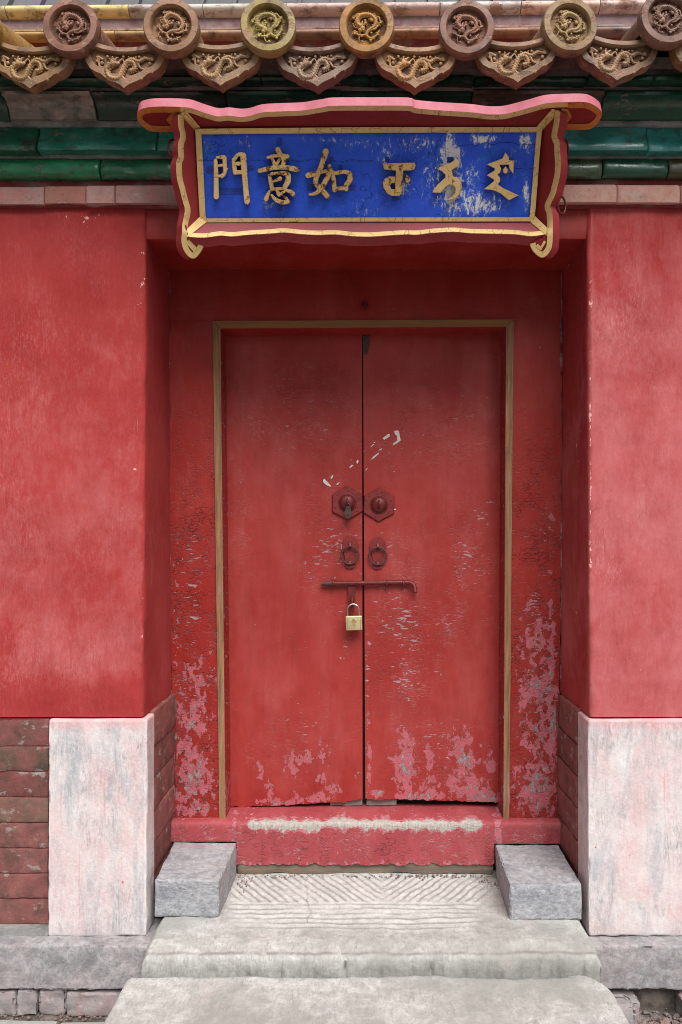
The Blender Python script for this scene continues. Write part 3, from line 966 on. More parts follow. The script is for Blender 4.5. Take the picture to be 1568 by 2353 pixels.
# ------------------------------------------------------------------ threshold beam
sill = thing('threshold', 'red wooden threshold beam below the doors with a bare grey strip along its edge', 'threshold', (0, 3.4, .31))
ZS = H - 1.194
def sill_mesh(x0, x1, zbot, wearf, nx, rag=0.0, d=3.365):
    mb = MB()
    prof = [(3.60, ZS + .001), (3.52, ZS), (3.46, ZS - .001), (3.415, ZS - .002), (d + .014, ZS - .003), (d + .006, ZS - .006), (d + .0015, ZS - .012), (d, ZS - .022)]
    nb = 16
    prof += [(d, lerp(ZS - .022, zbot, k / nb)) for k in range(1, nb + 1)]
    prof += [(d + .02, zbot - .004), (3.60, zbot)]
    vs, W, C, K = [], [], [], []
    for i in range(nx + 1):
        x = lerp(x0, x1, i / nx)
        for k, (dd, z) in enumerate(prof):
            p = Vector((x, dd, z))
            if rag and k >= 8 + nb - 4:
                t = (k - (8 + nb - 4)) / 4
                p.z += min(1, t) * rag * (.25 + .9 * max(-.2, fbm((x * 22, 1, 2), 6)))
            p.y += fbm((x * 5, z * 6, 2)) * .004
            p.z += fbm((x * 6, dd * 4, 7)) * .003 * (1 if k < 8 else 0)
            X, Y = px(p)
            vs.append(p); W.append(wearf(X, Y, k)); C.append(.6 if k > 6 else .3); K.append(.35 if k > 6 else .45)
    n = len(prof)
    fs = [(i * n + k, i * n + k + 1, (i + 1) * n + k + 1, (i + 1) * n + k) for i in range(nx) for k in range(n - 1)]
    fs += [tuple(range(n)), tuple(nx * n + k for k in reversed(range(n)))]
    mb.add(vs, fs)
    mb.a = {'wear': W, 'crack_dark': C, 'flake': K}
    return mb.mesh('beam', M_sill, 50)
def sill_wear(x, y, k):
    mid = max(0.0, min(1.0, (x - 552) / 30)) * max(0.0, min(1.0, (1122 - x) / 18))
    w = 1.35 * mid * math.exp(-(abs(y - (1896 + 5 * fbm((x * .02, 3, 1)) - 5 * math.exp(-((x - 790) / 40) ** 2))) / (15 + 13 * fbm((x * .03, 1, 8)))) ** 1.9)
    return max(w, .5 * math.exp(-((y - 1985) / 9) ** 2), .06)
link('beam', sill_mesh(P(543.5, 0, 3.365).x, P(1136.5, 0, 3.365).x, H - (1990 - CY) / F * 3.365, sill_wear, 420, .022), sill)
wing_w = lambda x, y, k: .10 + (.45 * math.exp(-((x - 540) / 10) ** 2) if x < 800 else .5 * math.exp(-((x - 1145) / 14) ** 2))
link('wing', sill_mesh(-.845, P(543.2, 0, 3.365).x, .4415, wing_w, 50, 0, 3.368), sill)
link('wing', sill_mesh(P(1136.8, 0, 3.365).x, .86, .4315, wing_w, 50, 0, 3.368), sill)
mb_o = block('packing_timber', -.53, .548, 3.375, 3.5, .300, .356, M_oldwood, sill, bevel=.008, cuts=.04, amp=.012, freq=9, seed=5)

# ------------------------------------------------------------------ door leaves
DD = 3.545
def rag_bottom(seed, tilt):
    def f(p, u, v, X, Y):
        if v > .985:
            k = (v - .985) / .015
            p = p + Vector((0, 0, k * (.006 * fbm((p.x * 9, seed, 1)) + .006 * fbm((p.x * 40, seed, 5)) + tilt(u))))
        return p
    return f
w_l = blobs([(690, 1745, 42, 26, .66), (672, 1765, 12, 45, .5), (600, 1778, 13, 28, .62), (748, 1725, 16, 40, .58), (745, 1790, 14, 16, .7), (640, 1845, 60, 10, .78), (725, 1835, 60, 12, .72), (770, 1812, 22, 18, .72), (822, 1780, 10, 16, .7), (620, 1815, 20, 26, .6)])
k_l = blobs([(770, 1240, 60, 70, .85), (720, 1310, 60, 60, .6), (680, 960, 140, 70, .5), (700, 900, 120, 60, .45), (790, 1500, 30, 120, .55), (700, 1660, 60, 60, .6), (540, 1150, 20, 60, .6), (740, 990, 20, 40, .7), (760, 1120, 30, 30, .6), (690, 1480, 60, 40, .45), (600, 1660, 40, 30, .45)])
c_l = blobs([(680, 930, 160, 120, .8), (770, 1250, 70, 120, .9), (680, 1700, 120, 80, .6), (560, 1200, 40, 100, .5)])
w_r = blobs([(932, 1770, 28, 75, .80), (932, 1700, 16, 26, .6), (990, 1750, 24, 50, .58), (988, 1810, 26, 40, .75), (1064, 1745, 30, 60, .78), (1070, 1810, 50, 36, .8), (1128, 1755, 16, 40, .66), (1110, 1830, 60, 24, .82), (960, 1832, 70, 14, .85), (848, 1760, 7, 60, .66), (848, 1640, 6, 50, .45), (875, 1822, 22, 10, .8)])
k_r = blobs([(925, 1440, 50, 60, .95), (935, 1540, 26, 110, .95), (900, 1370, 50, 40, .7), (1065, 1285, 26, 50, .85), (1030, 1440, 40, 40, .75), (1110, 1190, 30, 60, .75), (990, 960, 120, 80, .45), (846, 1640, 8, 200, .9), (1010, 1710, 60, 60, .7), (1100, 1330, 40, 60, .6), (900, 1250, 40, 60, .6), (1000, 1560, 20, 60, .55), (900, 1050, 50, 40, .5)])
c_r = blobs([(930, 1480, 70, 170, 1.0), (1070, 1290, 50, 110, .9), (990, 950, 150, 100, .7), (1020, 1750, 110, 90, .9), (1040, 1430, 70, 60, .8)])
leafs = []
for left in (True, False):
    leaf = thing('door_leaf', 'left red door leaf of the gate, with the brass padlock hanging in front of it' if left else
                 'right red door leaf of the gate, badly flaked along its foot', 'door', P(676 if left else 995, 1855, DD), 'leaves of the double door')
    if left:
        cs = [P(500, 755, DD), P(832.3, 755, DD), P(833.6, 1842, DD), P(516, 1856, DD)]
        panel('leaf_panel', cs, (0, .05, 0), 100, 240, M_door, leaf, w_l, lambda x, y: .5 * c_l(x, y), lambda x, y: min(1, 1.12 * k_l(x, y)), .005, rag_bottom(2, lambda u: .012 * max(0, u - .8) / .2))
    else:
        cs = [P(834.4, 755, DD), P(1168, 755, DD), P(1160, 1846, DD), P(840.2, 1837, DD)]
        panel('leaf_panel', cs, (0, .05, 0), 100, 240, M_door, leaf, w_r, lambda x, y: .5 * c_r(x, y), lambda x, y: min(1, 1.12 * k_r(x, y)), .005, rag_bottom(9, lambda u: .004))
    leafs.append(leaf)
    # bare board ends left below the leaf beside the seam
    xa, xb = ((760, 833) if left else (842, 912))
    a, b = P(xa, 1800, 3.568).x, P(xb, 1800, 3.568).x
    block('bottom_rail', a, b, 3.565, 3.59, ZS + .002, ZS + .045, M_greywood, leaf, bevel=.004, cuts=.02, amp=.006, freq=20, seed=xa)

def vz(x, y):            # close-up coordinates of the lock area -> photo position
    return 689.3 + x * .2198, 965.0 + y * .2198
def ZP(x, y, D):
    X, Y = vz(x, y)
    return P(X, Y, D)
S = .2198 / F * 3.54     # metres per close-up unit on the leaves

# hexagonal lock plates with domes
for leaf, (cx, cy), rot in ((leafs[0], (498, 868), 0.02), (leafs[1], (828, 886), -.03)):
    mb = MB()
    c = ZP(cx, cy, DD)
    R_ = 180 * S
    hexp = []
    for k in range(6):
        a = math.radians(90 + 60 * k) + rot
        hexp.append(Vector((math.cos(a) * R_ * 1.02, 0, math.sin(a) * R_)))
    back = [c + p + Vector((0, .002, 0)) for p in hexp]
    mid = [c + p + Vector((0, -.009, 0)) for p in hexp]
    front = [c + p * .955 + Vector((0, -.013, 0)) for p in hexp]
    mb.add(back + mid + front, [(k, (k + 1) % 6, 6 + (k + 1) % 6, 6 + k) for k in range(6)] + [(6 + k, 6 + (k + 1) % 6, 12 + (k + 1) % 6, 12 + k) for k in range(6)] + [tuple(12 + k for k in range(6))])
    for k in range(6):          # nail holes and bumps round the dome
        a = math.radians(20 + 60 * k) + rot
        mb.ball(c + Vector((math.cos(a) * R_ * .74, -.0125, math.sin(a) * R_ * .74)), (.0045, .004, .0045), 0, 7, 4)
    plate = link('lock_plate', mb.mesh('lock_plate', M_redplate), leaf, label='red hexagonal iron plate')
    mb = MB()
    r = 88 * S
    prof = [(r * 1.14, .012), (r * 1.1, .016), (r, .017)] + [(r * math.cos(math.radians(t)), .012 + r * .62 * math.sin(math.radians(t))) for t in range(12, 91, 11)] + [(0.0005, .012 + r * .62)]
    mb.lathe(c, prof, 28)
    link('dome', mb.mesh('dome', M_rediron), plate)
    mb = MB()
    top = -.012 - r * .62
    pts = [c + Vector((0, top + .004 - .016 * math.sin(t), .017 * math.cos(t))) for t in [math.pi * k / 8 for k in range(9)]]
    mb.tube(pts, .0045, 8)
    link('staple', mb.mesh('staple', M_rediron), plate)
# dark old padlock on the left dome
pl = thing('padlock', 'small dark rusty padlock hanging from the left hexagonal plate', 'padlock', ZP(505, 1035, DD - .045))
c = ZP(505, 965, DD - .050)
mb = MB()
outl = smooth([(-14, 58), (14, 58), (32, 20), (38, -20), (26, -52), (0, -72), (-26, -52), (-38, -20), (-32, 20)], 4, True)
mb.prism([c + Vector((x * S, 0, y * S)) for x, y in outl], (0, .014, 0))
mb.prism([c + Vector((x * S * .8, -.003, y * S * .8)) for x, y in outl], (0, .003, 0))
mb.ball(c + Vector((0, -.003, -.008)), (.006, .003, .009))
link('lock_body', mb.mesh('lock_body', M_iron), pl)
mb = MB()
mb.tube([c + Vector((math.cos(t) * .008, .006 + .002, 58 * S - .002 + .016 * math.sin(t))) for t in [math.pi * k / 8 for k in range(9)]], .0032, 8)
link('shackle', mb.mesh('shackle', M_iron), pl)
# ring pulls
for leaf, cx in ((leafs[0], 525), (leafs[1], 815)):
    mb = MB()
    c = ZP(cx, 1310 if cx < 600 else 1318, DD)
    outl = smooth([(0, 92), (55, 76), (86, 25), (84, -35), (60, -95), (52, -150), (48, -215), (28, -236), (-28, -236), (-48, -215), (-52, -150), (-60, -95), (-84, -35), (-86, 25), (-55, 76)], 4, True)
    mb.prism([c + Vector((x * S, -.009, y * S)) for x, y in outl], (0, .011, 0))
    plate = link('ring_plate', mb.mesh('ring_plate', M_redplate), leaf)
    mb = MB()
    mb.lathe(c + Vector((0, 0, -188 * S)), [(.014, .005), (.012, .012), (.007, .016), (.0004, .017)], 14)
    link('stud', mb.mesh('stud', M_rediron), plate)
    mb = MB()
    mb.tube([c + Vector((0, -.006, 20 * S)), c + Vector((0, -.022, 16 * S)), c + Vector((0, -.026, -6 * S)), c + Vector((0, -.018, -28 * S)), c + Vector((0, -.006, -30 * S))], .0055, 8)
    link('staple', mb.mesh('staple', M_rediron), plate)
    mb = MB()
    rc = c + Vector((0, -.020, -104 * S))
    n = 36
    mb.tube([rc + Vector((math.cos(2 * math.pi * k / n) * 91 * S, -.004 * math.sin(2 * math.pi * k / n), math.sin(2 * math.pi * k / n) * 91 * S)) for k in range(n)], 10 * S, 10, True)
    link('ring', mb.mesh('ring', M_iron), plate)
# sliding bolt across the seam
bolt = thing('sliding_bolt', 'long red iron bolt across both door leaves, its right end bent down', 'bolt', ZP(660, 1705, DD - .02))
mb = MB()
pts = smooth([ZP(330, 1710, DD - .020), ZP(500, 1707, DD - .020), ZP(800, 1703, DD - .020), ZP(1080, 1698, DD - .020), ZP(1150, 1702, DD - .022), ZP(1190, 1725, DD - .026), ZP(1205, 1770, DD - .032), ZP(1206, 1806, DD - .036)], 6)
mb.tube([Vector(p) for p in pts], 23 * S, 12)
link('rod', mb.mesh('rod', M_rediron), bolt)
mb = MB()
mb.tube([ZP(226, 1712, DD - .020), ZP(300, 1711, DD - .020), ZP(345, 1710, DD - .020)], [20 * S, 24.5 * S, 24 * S], 12)
link('bare_rod_end', mb.mesh('bare_rod_end', M_iron), bolt, label='bare dark iron end of the bolt')
for zx in (352, 910, 1082):
    mb = MB()
    c = ZP(zx, 1706, DD)
    r = 27 * S
    pts = [c + Vector((0, -.001, r))] + [c + Vector((0, -.020 - r * math.sin(t), r * math.cos(t))) for t in [math.pi * k / 8 for k in range(9)]] + [c + Vector((0, -.001, -r))]
    mb.tube(pts, .0052, 6)
    link('bracket', mb.mesh('bracket', M_rediron), bolt)
mb = MB()
hc = lambda x, y, d: ZP(x, y, DD - d)
outl = [(502, 1722), (580, 1722), (583, 1760), (578, 1900), (570, 1990), (548, 2045), (535, 2040), (520, 1980), (510, 1880), (500, 1750)]
mb.prism([hc(x, y, .018) for x, y in outl], (0, .006, 0))
mb.tube([hc(500, 1708, .02), hc(584, 1707, .02)], 25 * S, 12)
link('hasp', mb.mesh('hasp', M_rediron), bolt)
mb = MB()
c = hc(548, 1905, .016)
mb.tube([c + Vector((.0, .006, .018)), c + Vector((0, -.016, .017)), c + Vector((0, -.026, .004)), c + Vector((0, -.022, -.012)), c + Vector((0, -.002, -.016))], .006, 8)
link('staple', mb.mesh('staple', M_rediron), bolt)
# brass padlock
pl = thing('padlock', 'shiny brass padlock with a steel shackle locked on the hasp of the bolt', 'padlock', ZP(565, 2200, DD - .045))
pd = DD - .060
tilt = lambda x, y: ZP(x + (y - 2120) * .045, y + (x - 565) * -.035, pd)
bm = hexa([tilt(480, 2052), tilt(652, 2052), tilt(652, 2200), tilt(480, 2200)] + [tilt(*q) + Vector((0, .03, 0)) for q in ((480, 2052), (652, 2052), (652, 2200), (480, 2200))], bevel=.004, seg=3)
body = link('lock_body', bm_mesh(bm, 'lock_body', M_brass), pl)
mb = MB()
for xx in (497, 634):
    q = [tilt(xx - 2, 2056), tilt(xx + 2, 2056), tilt(xx + 2, 2197), tilt(xx - 2, 2197)]
    mb.prism([p + Vector((0, -.0006, 0)) for p in q], (0, .0004, 0))
# stamped mark: small peak over fine lines
q = [(548, 2098), (556, 2078), (568, 2082), (580, 2098)]
mb.prism([tilt(*p) + Vector((0, -.0008, 0)) for p in q], (0, .0006, 0))
for i, (xa, xb, yy) in enumerate(((535, 598, 2104), (545, 588, 2114), (550, 585, 2132), (550, 582, 2146), (552, 580, 2162))):
    mb.prism([tilt(xa, yy) + Vector((0, -.0008, 0)), tilt(xb, yy) + Vector((0, -.0008, 0)), tilt(xb, yy + 4) + Vector((0, -.0008, 0)), tilt(xa, yy + 4) + Vector((0, -.0008, 0))], (0, .0006, 0))
link('stamp', mb.mesh('stamp', M_brassdark), body)
mb = MB()
pts = [tilt(502, 2060) + Vector((0, .014, 0))] + [tilt(564 - 62 * math.cos(t), 1990 - 62 * math.sin(t)) + Vector((0, .014, 0)) for t in [math.pi * k / 12 for k in range(13)]] + [tilt(626, 2060) + Vector((0, .014, 0))]
mb.tube(pts, 8.5 * S, 10)
link('shackle', mb.mesh('shackle', M_steel), pl)
# torn paper scraps left on the leaves
def scrap(leaf, pts):
    mb = MB()
    mb.prism([ZP(x, y, DD - .0035) for x, y in pts], (0, .0022, 0))
    link('paper_scrap', mb.mesh('paper_scrap', M_paper), leaf, label='torn white paper scrap')
for pts in ([(865, 190), (925, 146), (942, 150), (940, 172), (882, 208)], [(988, 118), (1015, 108), (1038, 116), (1042, 150), (1056, 212), (1022, 238), (970, 268), (978, 245), (1020, 215), (1018, 165), (995, 150)],
            [(740, 418), (770, 380), (830, 338), (828, 352), (775, 400)], [(736, 288), (765, 252), (782, 252), (752, 278)], [(820, 318), (862, 292), (850, 316)], [(768, 240), (790, 226), (786, 240)], [(984, 930), (1004, 928), (1002, 942), (986, 942)], [(682, 530), (700, 508), (712, 505), (696, 522)]):
    scrap(leafs[1], pts)
for pts in ([(520, 490), (545, 466), (560, 472), (540, 494), (522, 500)], [(588, 438), (606, 416), (616, 430), (604, 458)], [(241, 628), (258, 614), (290, 648), (328, 690), (320, 700), (276, 680), (246, 652)], [(322, 608), (336, 578), (350, 576), (342, 606), (328, 614)], [(378, 676), (412, 648), (416, 656), (396, 676)], [(508, 440), (545, 408), (540, 416)], [(430, 1300), (438, 1300), (444, 1350), (432, 1352)]):
    scrap(leafs[0], pts)
# broken latch plate at the head of the right leaf
mb = MB()
q = [(833.6, 771), (850, 771), (848, 800), (845, 812), (838, 815), (834, 810)]
mb.prism([P(x, y, DD - .006) for x, y in q], (0, .004, 0))
link('latch_plate', mb.mesh('latch_plate', M_iron), leafs[1])

# ------------------------------------------------------------------ steps and bearing stones
def field(x0, x1, d0, d1, nx, ny, zf):
    vs, A, B, C = [], [], [], []
    for j in range(ny + 1):
        for i in range(nx + 1):
            x, d = lerp(x0, x1, i / nx), lerp(d0, d1, j / ny)
            p, g, l, c = zf(x, d)
            vs.append(p); A.append(g); B.append(l); C.append(c)
    return vs, A, B, C
def step_mesh(name, x0, x1, d0, d1, nx, ny, zf, zb, mat):
    mb = MB()
    vs, A, B, C = field(x0, x1, d0, d1, nx, ny, zf)
    q = lambda i, j: j * (nx + 1) + i
    fs = [(q(i, j), q(i + 1, j), q(i + 1, j + 1), q(i, j + 1)) for j in range(ny) for i in range(nx)]
    ring = [q(i, 0) for i in range(nx)] + [q(nx, j) for j in range(ny)] + [q(i, ny) for i in range(nx, 0, -1)] + [q(0, j) for j in range(ny, 0, -1)]
    n = len(ring)
    prev = ring
    for lv in (.25, .5, .75, 1.0):
        b = len(vs)
        for r in ring:
            v = vs[r]
            z = lerp(v.z, zb, lv)
            bump = (fbm((v.x * 9, v.y * 9, z * 30), 6) * .010 + max(0, fbm((v.x * 26, 3, z * 40), 5) - .12) * .03) * (1 if lv < 1 else .5)
            off = Vector((0, 0, 0))
            if v.y < d0 + .03: off.y = bump + .004
            vs.append(Vector((v.x, v.y, z)) + off); A.append(.15); B.append(0); C.append(.25)
        cur = list(range(b, b + n))
        for i in range(n):
            k = (i + 1) % n
            fs.append((prev[k], prev[i], cur[i], cur[k]))
        prev = cur
    fs.append(tuple(prev))
    mb.add(vs, fs)
    mb.a = {'wear': A, 'flake': B, 'crack_dark': C}
    return mb.mesh(name, mat, 55)
ZU = .30
def upper(x, d):
    X, Y = CX + x / d * F, CY + (H - ZU) / d * F
    # carved grooves: chevrons at the back, level lines in front
    g = l = 0.0
    cx, cy = X / 1.0, Y
    # photo rows: chevrons 2012..2072, level grooves 2072..2140
    nz = fbm((x * 6, d * 8, 3)) * 2.4 + fbm((x * 25, d * 25, 3)) * .9
    fadeX = max(0, min(1, (X - 515) / 30)) * max(0, min(1, (1108 - X) / 30))
    if 2008 < Y < 2072:
        s = (x * math.cos(.62) + (d - 3.3) * math.sin(.62)) if X < 880 else (x * math.cos(.62) - (d - 3.3) * math.sin(.62))
        s = x * .826 + (d - 3.3) * .564 if X < 880 else x * .826 - (d - 3.3) * .564
        ph = s / .031 + nz * .07
        w = abs((ph % 1) - .5) * 2
        k = min(1, max(0, (w - .60) / .22)) * max(0, min(1, (X - 520) / 25)) * max(0, min(1, (1140 - X) / 25)) * min(1, (Y - 2008) / 5)
        k *= min(1, abs(X - 880) / 14) * max(0, min(1, .75 + 1.3 * fbm((x * 6, d * 6, 9))))
        g = k; l = min(1, (1 - w) * 1.6) * (1 if k < .2 else 0) * .75 * fadeX
    elif 2072 <= Y < 2150:
        ph = d / .036 + nz * .08
        w = abs((ph % 1) - .5) * 2
        fy = max(0, min(1, (2145 - Y) / 22))
        k = min(1, max(0, (w - .60) / .22)) * fadeX * fy * max(0, min(1, .6 + fbm((x * 5, d * 9, 6)) * 1.5))
        g = k; l = min(1, (1 - w) * 1.6) * fadeX * fy * (1 if k < .2 else 0) * .8
    z = ZU - .0036 * g + fbm((x * 4, d * 4, 1)) * .006 + fbm((x * 22, d * 22, 5)) * .0022
    # worn front nosing and dip
    e = max(0, (2.825 + .014 * fbm((x * 4, 0, 1)) + .008 * fbm((x * 18, 0, 1)) - d) / .08)
    z -= .018 * e ** 1.6 + (.012 if d < 2.7465 else 0)
    xe = min(x + .765, .822 - x)
    z -= .03 * max(0, 1 - xe / .022) ** 2
    z += .006 * max(0, (3.05 - d)) * 0
    crack_dark = .9 * math.exp(-((d - (2.757 + .006 * fbm((x * 9, 4, 4)))) / .006) ** 2) + .45 * max(0, min(1, (d - 3.27) / .08)) * (1 if (X < 560 or X > 1090) else .35)  # line along the nosing, and a darker band along the back
    crack_dark += .9 * max(0, 1 - abs(x + .205 + .02 * fbm((d * 9, 0, 0)) + .1 * (d - 3.0)) / .004) * (1 if d > 2.95 else 0)
    return Vector((x + .004 * fbm((0, d * 8, 2)), d, z)), g, l, min(1, crack_dark)
us = link('stone_step', step_mesh('stone_step', -.765, .822, 2.742, 3.42, 380, 150, upper, .12, M_slab))
tag(us, 'upper pale stone step carved with chevron and level grooves, below the threshold', 'step')
def lower(x, d):
    e = max(0, (d - 2.715) / .02)
    z = .224 - .012 * max(0, e) ** 2 + fbm((x * 3, d * 3, 11)) * .006 + fbm((x * 24, d * 10, 2)) * .003 - .012 * (2.74 - d)
    xe = min(x + .814, .834 - x)
    z -= .02 * max(0, 1 - xe / .018) ** 2
    # rounded back corners
    xx = x
    r = .13 if x > 0 else .03
    xm = (.834 if x > 0 else .814)
    t = max(0, (d - (2.735 - r)) / r)
    if t > 0:
        lim = xm - r + r * math.sqrt(max(0, 1 - min(1, t) ** 2)) * 1.0
        if abs(x) > xm - r:
            xx = math.copysign((xm - r) + (abs(x) - (xm - r)) / r * (lim - (xm - r)), x)
    return Vector((xx, d + .006 * fbm((x * 7, 3, 3)), z)), 0, 0, 0
ls = link('stone_step', step_mesh('stone_step', -.814, .834, 2.05, 2.735, 160, 70, lower, -.01, M_step))
tag(ls, 'lower worn pale stone step nearest the camera, with faint chisel marks', 'step')
grp = 'grey stone blocks at the two ends of the threshold'
bm = hexa([Vector(p) for p in [(-.783, 2.99, .441), (-.541, 2.985, .441), (-.542, 2.985, .301), (-.784, 2.99, .301), (-.80, 3.362, .441), (-.535, 3.362, .441), (-.535, 3.362, .298), (-.80, 3.362, .298)]], bevel=.006, cuts=.012, amp=.003, freq=13, seed=4, seg=2, chips=.010)
o = link('bearing_stone', bm_mesh(bm, 'bearing_stone', M_blue, 50))
tag(o, 'left blue-grey stone block on the upper step, beside the left marble block', 'stone block', grp)
bm = hexa([Vector(p) for p in [(.547, 2.972, .431), (.816, 2.972, .431), (.816, 2.968, .301), (.549, 2.968, .301), (.559, 3.362, .431), (.825, 3.362, .431), (.825, 3.362, .298), (.559, 3.362, .298)]], bevel=.006, cuts=.012, amp=.003, freq=13, seed=14, seg=2, chips=.010)
o = link('bearing_stone', bm_mesh(bm, 'bearing_stone', M_blue, 50))
tag(o, 'right blue-grey stone block on the upper step, beside the right marble block', 'stone block', grp)

# crumbs and rubble
def crumbs(name, spots, label_kind='stuff'):
    mb = MB()
    for (cx, cy, cz, rx, ry, n, s0, s1) in spots:
        for _ in range(n):
            s = RND.uniform(s0, s1)
            c = Vector((cx + RND.gauss(0, rx), cy + RND.gauss(0, ry), cz + s * .3))
            b = len(mb.v)
            mb.ball(c, (s * RND.uniform(.7, 1.3), s * RND.uniform(.7, 1.3), s * RND.uniform(.4, .8)), 0, 6, 4)
            for i in range(b, len(mb.v)):
                v = Vector(mb.v[i])
                mb.v[i] = tuple(v + Vector((RND.uniform(-1, 1), RND.uniform(-1, 1), RND.uniform(-.5, .5))) * s * .25)
    o = link(name, mb.mesh(name, M_dust, 20))
    o['kind'] = 'stuff'
    return o
crumbs('paint_crumbs', [(-.50, 3.30, ZU + .002, .025, .05, 50, .0015, .004), (-.35, 3.345, ZU + .002, .10, .012, 40, .0015, .004), (.52, 3.30, ZU + .002, .025, .05, 50, .0015, .004), (.3, 3.35, ZU + .002, .15, .01, 60, .002, .005), (0, 3.35, ZU + .002, .3, .008, 60, .002, .005)])
crumbs('rubble', [(1.0, 2.83, -.008, .10, .04, 260, .003, .012), (1.25, 2.84, -.008, .12, .03, 160, .003, .010), (.9, 2.72, -.008, .03, .08, 90, .003, .010), (-1.1, 2.86, .0, .3, .012, 120, .002, .006), (1.02, 2.8, -.006, .06, .03, 12, .012, .022)])
bm = hexa([Vector(p) for p in [(.87, 2.79, .075), (.955, 2.80, .07), (.96, 2.79, -.01), (.865, 2.78, -.01), (.87, 2.88, .08), (.96, 2.88, .075), (.96, 2.88, -.01), (.87, 2.88, -.01)]], bevel=.015, cuts=.02, amp=.012, freq=14, seed=2, seg=3)
o = link('loose_stone', bm_mesh(bm, 'loose_stone', M_foot, 50))
tag(o, 'loose grey stone lying on dark earth beside the lower step', 'stone')

# ------------------------------------------------------------------ glazed cornice
corn = thing('cornice', 'cornice of green glazed bricks above the gate, over a course of pinkish bricks', 'cornice', (0, 2.98, 3.0))
def course(name, joints, prof, mat, cols, gap=2.6, jit=.006, n=14):
    """prof: list of (D, photo y) on the visible face from top to bottom; joints in photo x"""
    for i in range(len(joints) - 1):
        xa, xb = joints[i] + gap / 2, joints[i + 1] - gap / 2
        if isinstance(cols, dict):
            col = cols.get(i, cols['d'])
        else:
            col = cols
        Dm = sum(p[0] for p in prof) / len(prof)
        X0, X1 = (xa - CX) / F * Dm, (xb - CX) / F * Dm
        pts = [Vector((0, D, H - (y - CY) / F * D)) for D, y in prof]
        pts += [Vector((0, 3.3, pts[-1].z)), Vector((0, 3.3, pts[0].z))]
        m_ = len(pts)
        jy, jz = RND.uniform(-jit, jit), RND.uniform(-jit, jit) * .6
        mb = MB()
        vs, fs = [], []
        st = [0, .004, .02] + [lerp(.02, X1 - X0 - .02, k / n) for k in range(1, n)] + [X1 - X0 - .02, X1 - X0 - .004, X1 - X0]
        for k, s in enumerate(st):
            inset = .004 if k in (0, len(st) - 1) else 0
            for q, p in enumerate(pts):
                z = p.z + jz
                y = p.y + jy + (inset if q < m_ - 2 else 0)
                w = fbm(((X0 + s) * 6, q * .7, 3)) * .005
                vs.append(Vector((X0 + s, y + w, z + w * .6)))
        L = len(st)
        for k in range(L - 1):
            for q in range(m_):
                q2 = (q + 1) % m_
                fs.append((k * m_ + q, k * m_ + q2, (k + 1) * m_ + q2, (k + 1) * m_ + q))
        fs += [tuple(range(m_)), tuple((L - 1) * m_ + q for q in reversed(range(m_)))]
        mb.add(vs, fs)
        r = RND.uniform(.85, 1.15)
        link(name, mb.mesh(name, mat, 50), corn, color=tuple(c * r for c in col))
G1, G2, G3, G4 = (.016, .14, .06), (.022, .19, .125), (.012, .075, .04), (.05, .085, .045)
# half-round lowest green course
def roll(y0, y1, Dc, r, n=8):
    return [(Dc - r * math.sin(math.pi * k / n), lerp(y0, y1, .5 - .5 * math.cos(math.pi * k / n))) for k in range(n + 1)]
course('glazed_brick', [-560, -250, -20, 232, 398, 620, 860, 1080, 1300, 1384, 1534, 1790, 2050, 2300], roll(361, 412, 3.035, .035), M_green, {'d': G1, 8: G4, 9: G3, 10: (.06, .055, .02), 2: (.012, .16, .06)})
course('glazed_brick', [-560, -200, 87, 362, 640, 900, 1200, 1487, 1740, 2000, 2300], [(3.0, 286), (2.985, 292), (2.985, 312), (2.972, 322), (2.962, 334), (2.965, 345)], M_green, {'d': G2, 6: (.03, .19, .16), 7: (.03, .22, .19), 1: (.014, .13, .07)})
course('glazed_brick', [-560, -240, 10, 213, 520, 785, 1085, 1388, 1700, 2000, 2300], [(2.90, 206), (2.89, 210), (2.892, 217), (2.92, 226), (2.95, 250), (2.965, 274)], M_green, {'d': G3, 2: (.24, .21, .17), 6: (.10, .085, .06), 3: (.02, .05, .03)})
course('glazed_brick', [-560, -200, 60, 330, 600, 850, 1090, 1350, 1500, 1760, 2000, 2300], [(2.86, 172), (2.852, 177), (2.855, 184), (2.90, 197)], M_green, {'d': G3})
course('band_brick', [-560, -200, -60, 101, 198, 265, 420, 600, 800, 1000, 1250, 1418, 1563, 1720, 2000, 2300], [(3.04, 427), (3.024, 429), (3.022, 450), (3.026, 467)], M_band, {'d': (1, .95, .95), 3: (.95, .75, .65), 10: (1.15, 1.1, 1.0), 11: (1.15, 1.1, 1.0)})
mb = MB()
for (D, ya, yb) in ((3.043, 410, 474), (3.006, 343, 363), (2.975, 272, 290), (2.905, 195, 209), (2.87, 150, 175)):
    vs, fs = [], []
    n = 160
    for k in range(n + 1):
        x = lerp(-3.0, 3.0, k / n)
        for y in (ya, (ya + yb) / 2, yb):
            p = P(0, y, D)
            w = fbm((x * 9, y * .1, 2)) * .010
            vs.append(Vector((x, D + w, p.z)))
        vs.append(Vector((x, 3.4, P(0, yb, D).z))); vs.append(Vector((x, 3.4, P(0, ya, D).z)))
    for k in range(n):
        for q in range(5):
            fs.append((k * 5 + q, k * 5 + (q + 1) % 5, (k + 1) * 5 + (q + 1) % 5, (k + 1) * 5 + q))
    mb.add(vs, fs, 1 if ya == 410 else 0)
link('mortar', mb.mesh('mortar', [M_mortar, M_rmortar], 60), corn)

